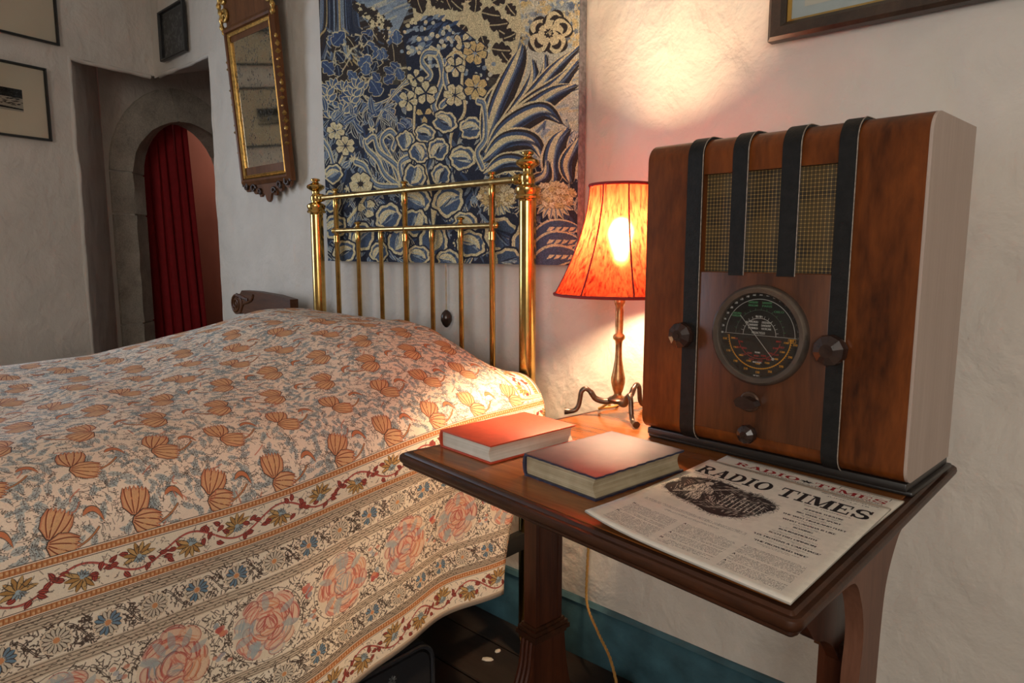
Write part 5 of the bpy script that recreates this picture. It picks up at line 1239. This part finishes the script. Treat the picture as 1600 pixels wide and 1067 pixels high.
ringframe('frame_rail', 0, [(.013, .014), (.016, .024), (.024, .026), (.032, .020), (.038, .016), (.040, 0)], WAL)
# apron with scrolled lower edge, and tall crest above
half = [(0, -.108), (.014, -.100), (.022, -.082), (.036, -.072), (.050, -.085), (.064, -.084), (.066, -.068), (.078, -.060), (.090, -.074), (.106, -.068), (.112, -.050), (.126, -.046), (.140, -.060), (.160, -.062), (.176, -.048), (.184, -.024), (.172, -.006), (.180, .012), (.172, .03)]
hs = [tuple(p) for p in spline(half, 5)]
MB().prism(hs+[(-x, z) for x, z in hs[::-1]][:-1], -.012, -.002, 'xz').build('apron', WAL, mr_, 30)
cr = [(.172, GH-.02), (.178, GH+.02), (.168, GH+.05), (.188, GH+.08), (.176, GH+.13), (.196, GH+.16), (.17, GH+.2), (.11, GH+.19), (.07, GH+.24), (0, GH+.28)]
hc = [tuple(p) for p in spline(cr, 5)]
MB().prism(hc+[(-x, z) for x, z in hc[::-1]][1:], -.012, -.002, 'xz').build('crest', WAL, mr_, 30)
def scroll(cx, cz, r, turns, d, th, mat, name, y=-.014, ph=0):
    n_ = 46; P = [(cx+d*r*(1-k/n_*.85)*math.cos(ph+turns*6.28*k/n_), y-.004*math.sin(k/n_*3), cz+r*(1-k/n_*.85)*math.sin(ph+turns*6.28*k/n_)) for k in range(n_)]
    MB().tube(P, [th*(1-.4*k/n_) for k in range(n_)], 8).build(name, mat, mr_, 60)
for d in (-1, 1):
    scroll(d*.158, -.040, .022, 1.2, d, .0065, CRV, 'carved_scroll'); scroll(d*.10, -.052, .018, 1.1, -d, .0055, CRV, 'carved_scroll'); scroll(d*.052, -.068, .014, 1.1, d, .005, CRV, 'carved_scroll')
    scroll(d*.168, GH+.075, .024, 1.3, d, .0085, GILT, 'gilt_scroll', ph=1.2); scroll(d*.17, GH+.15, .026, 1.2, d, .0095, GILT, 'gilt_scroll', ph=4); scroll(d*.12, GH+.17, .025, 1.2, -d, .008, CRV, 'carved_scroll')
    MB().tube([tuple(p) for p in spline([(d*.178, -.016, GH+.01), (d*.192, -.02, GH+.04), (d*.184, -.022, GH+.08), (d*.198, -.02, GH+.12), (d*.18, -.018, GH+.16)], 8)], [.006+.004*math.sin(k*.6)**2 for k in range(33)], 8).build('gilt_ear', GILT, mr_, 60)
    gl = MB()                                       # leafy drop down the side of the frame
    for k in range(15):
        z = GH-.06-k*.026; sw = .004*math.sin(k*1.3); gl.lathe([(0, -.010), (.005, -.006), (.0075+.002*(k % 3), 0), (.004, .008), (0, .014)], (d*(.184+sw), -.014, z), 8)
        gl.tube([(d*(.184+sw), -.014, z), (d*(.176-sw), -.017, z-.012), (d*(.188+sw), -.012, z-.024)], .0032, 6)
    gl.build('side_garland', GILT, mr_, 60)
# ---------------------------------------------------------------- curtain in the doorway
G = []
for i in range(121):
    t = i/120; r = []
    for j in range(40):
        z = .03+1.87*j/39; sp2 = 1-.13*(j/39); amp = .017*(1-.35*j/39)
        u = .13+.56*t*(1-.16*(j/39)); ph = t*2*math.pi*8.5
        r.append(LW(u+.006*math.sin(ph*2+.5), z, .645+amp*math.sin(ph+.6*math.sin(z*2.2)+z*.5)+.006*math.sin(ph*.5+z)))
    G.append(r)
RC = plain('deep_red_velvet', (.31, .008, .012), .85, var=.12, vs=30)
cu_ = MB().grid(G).build('curtain', RC, None, 60, fix=False); s2 = cu_.modifiers.new('thickness', 'SOLIDIFY'); s2.thickness = .003
tag(cu_, 'deep red curtain hanging in folds inside the stone arched doorway', 'curtain')
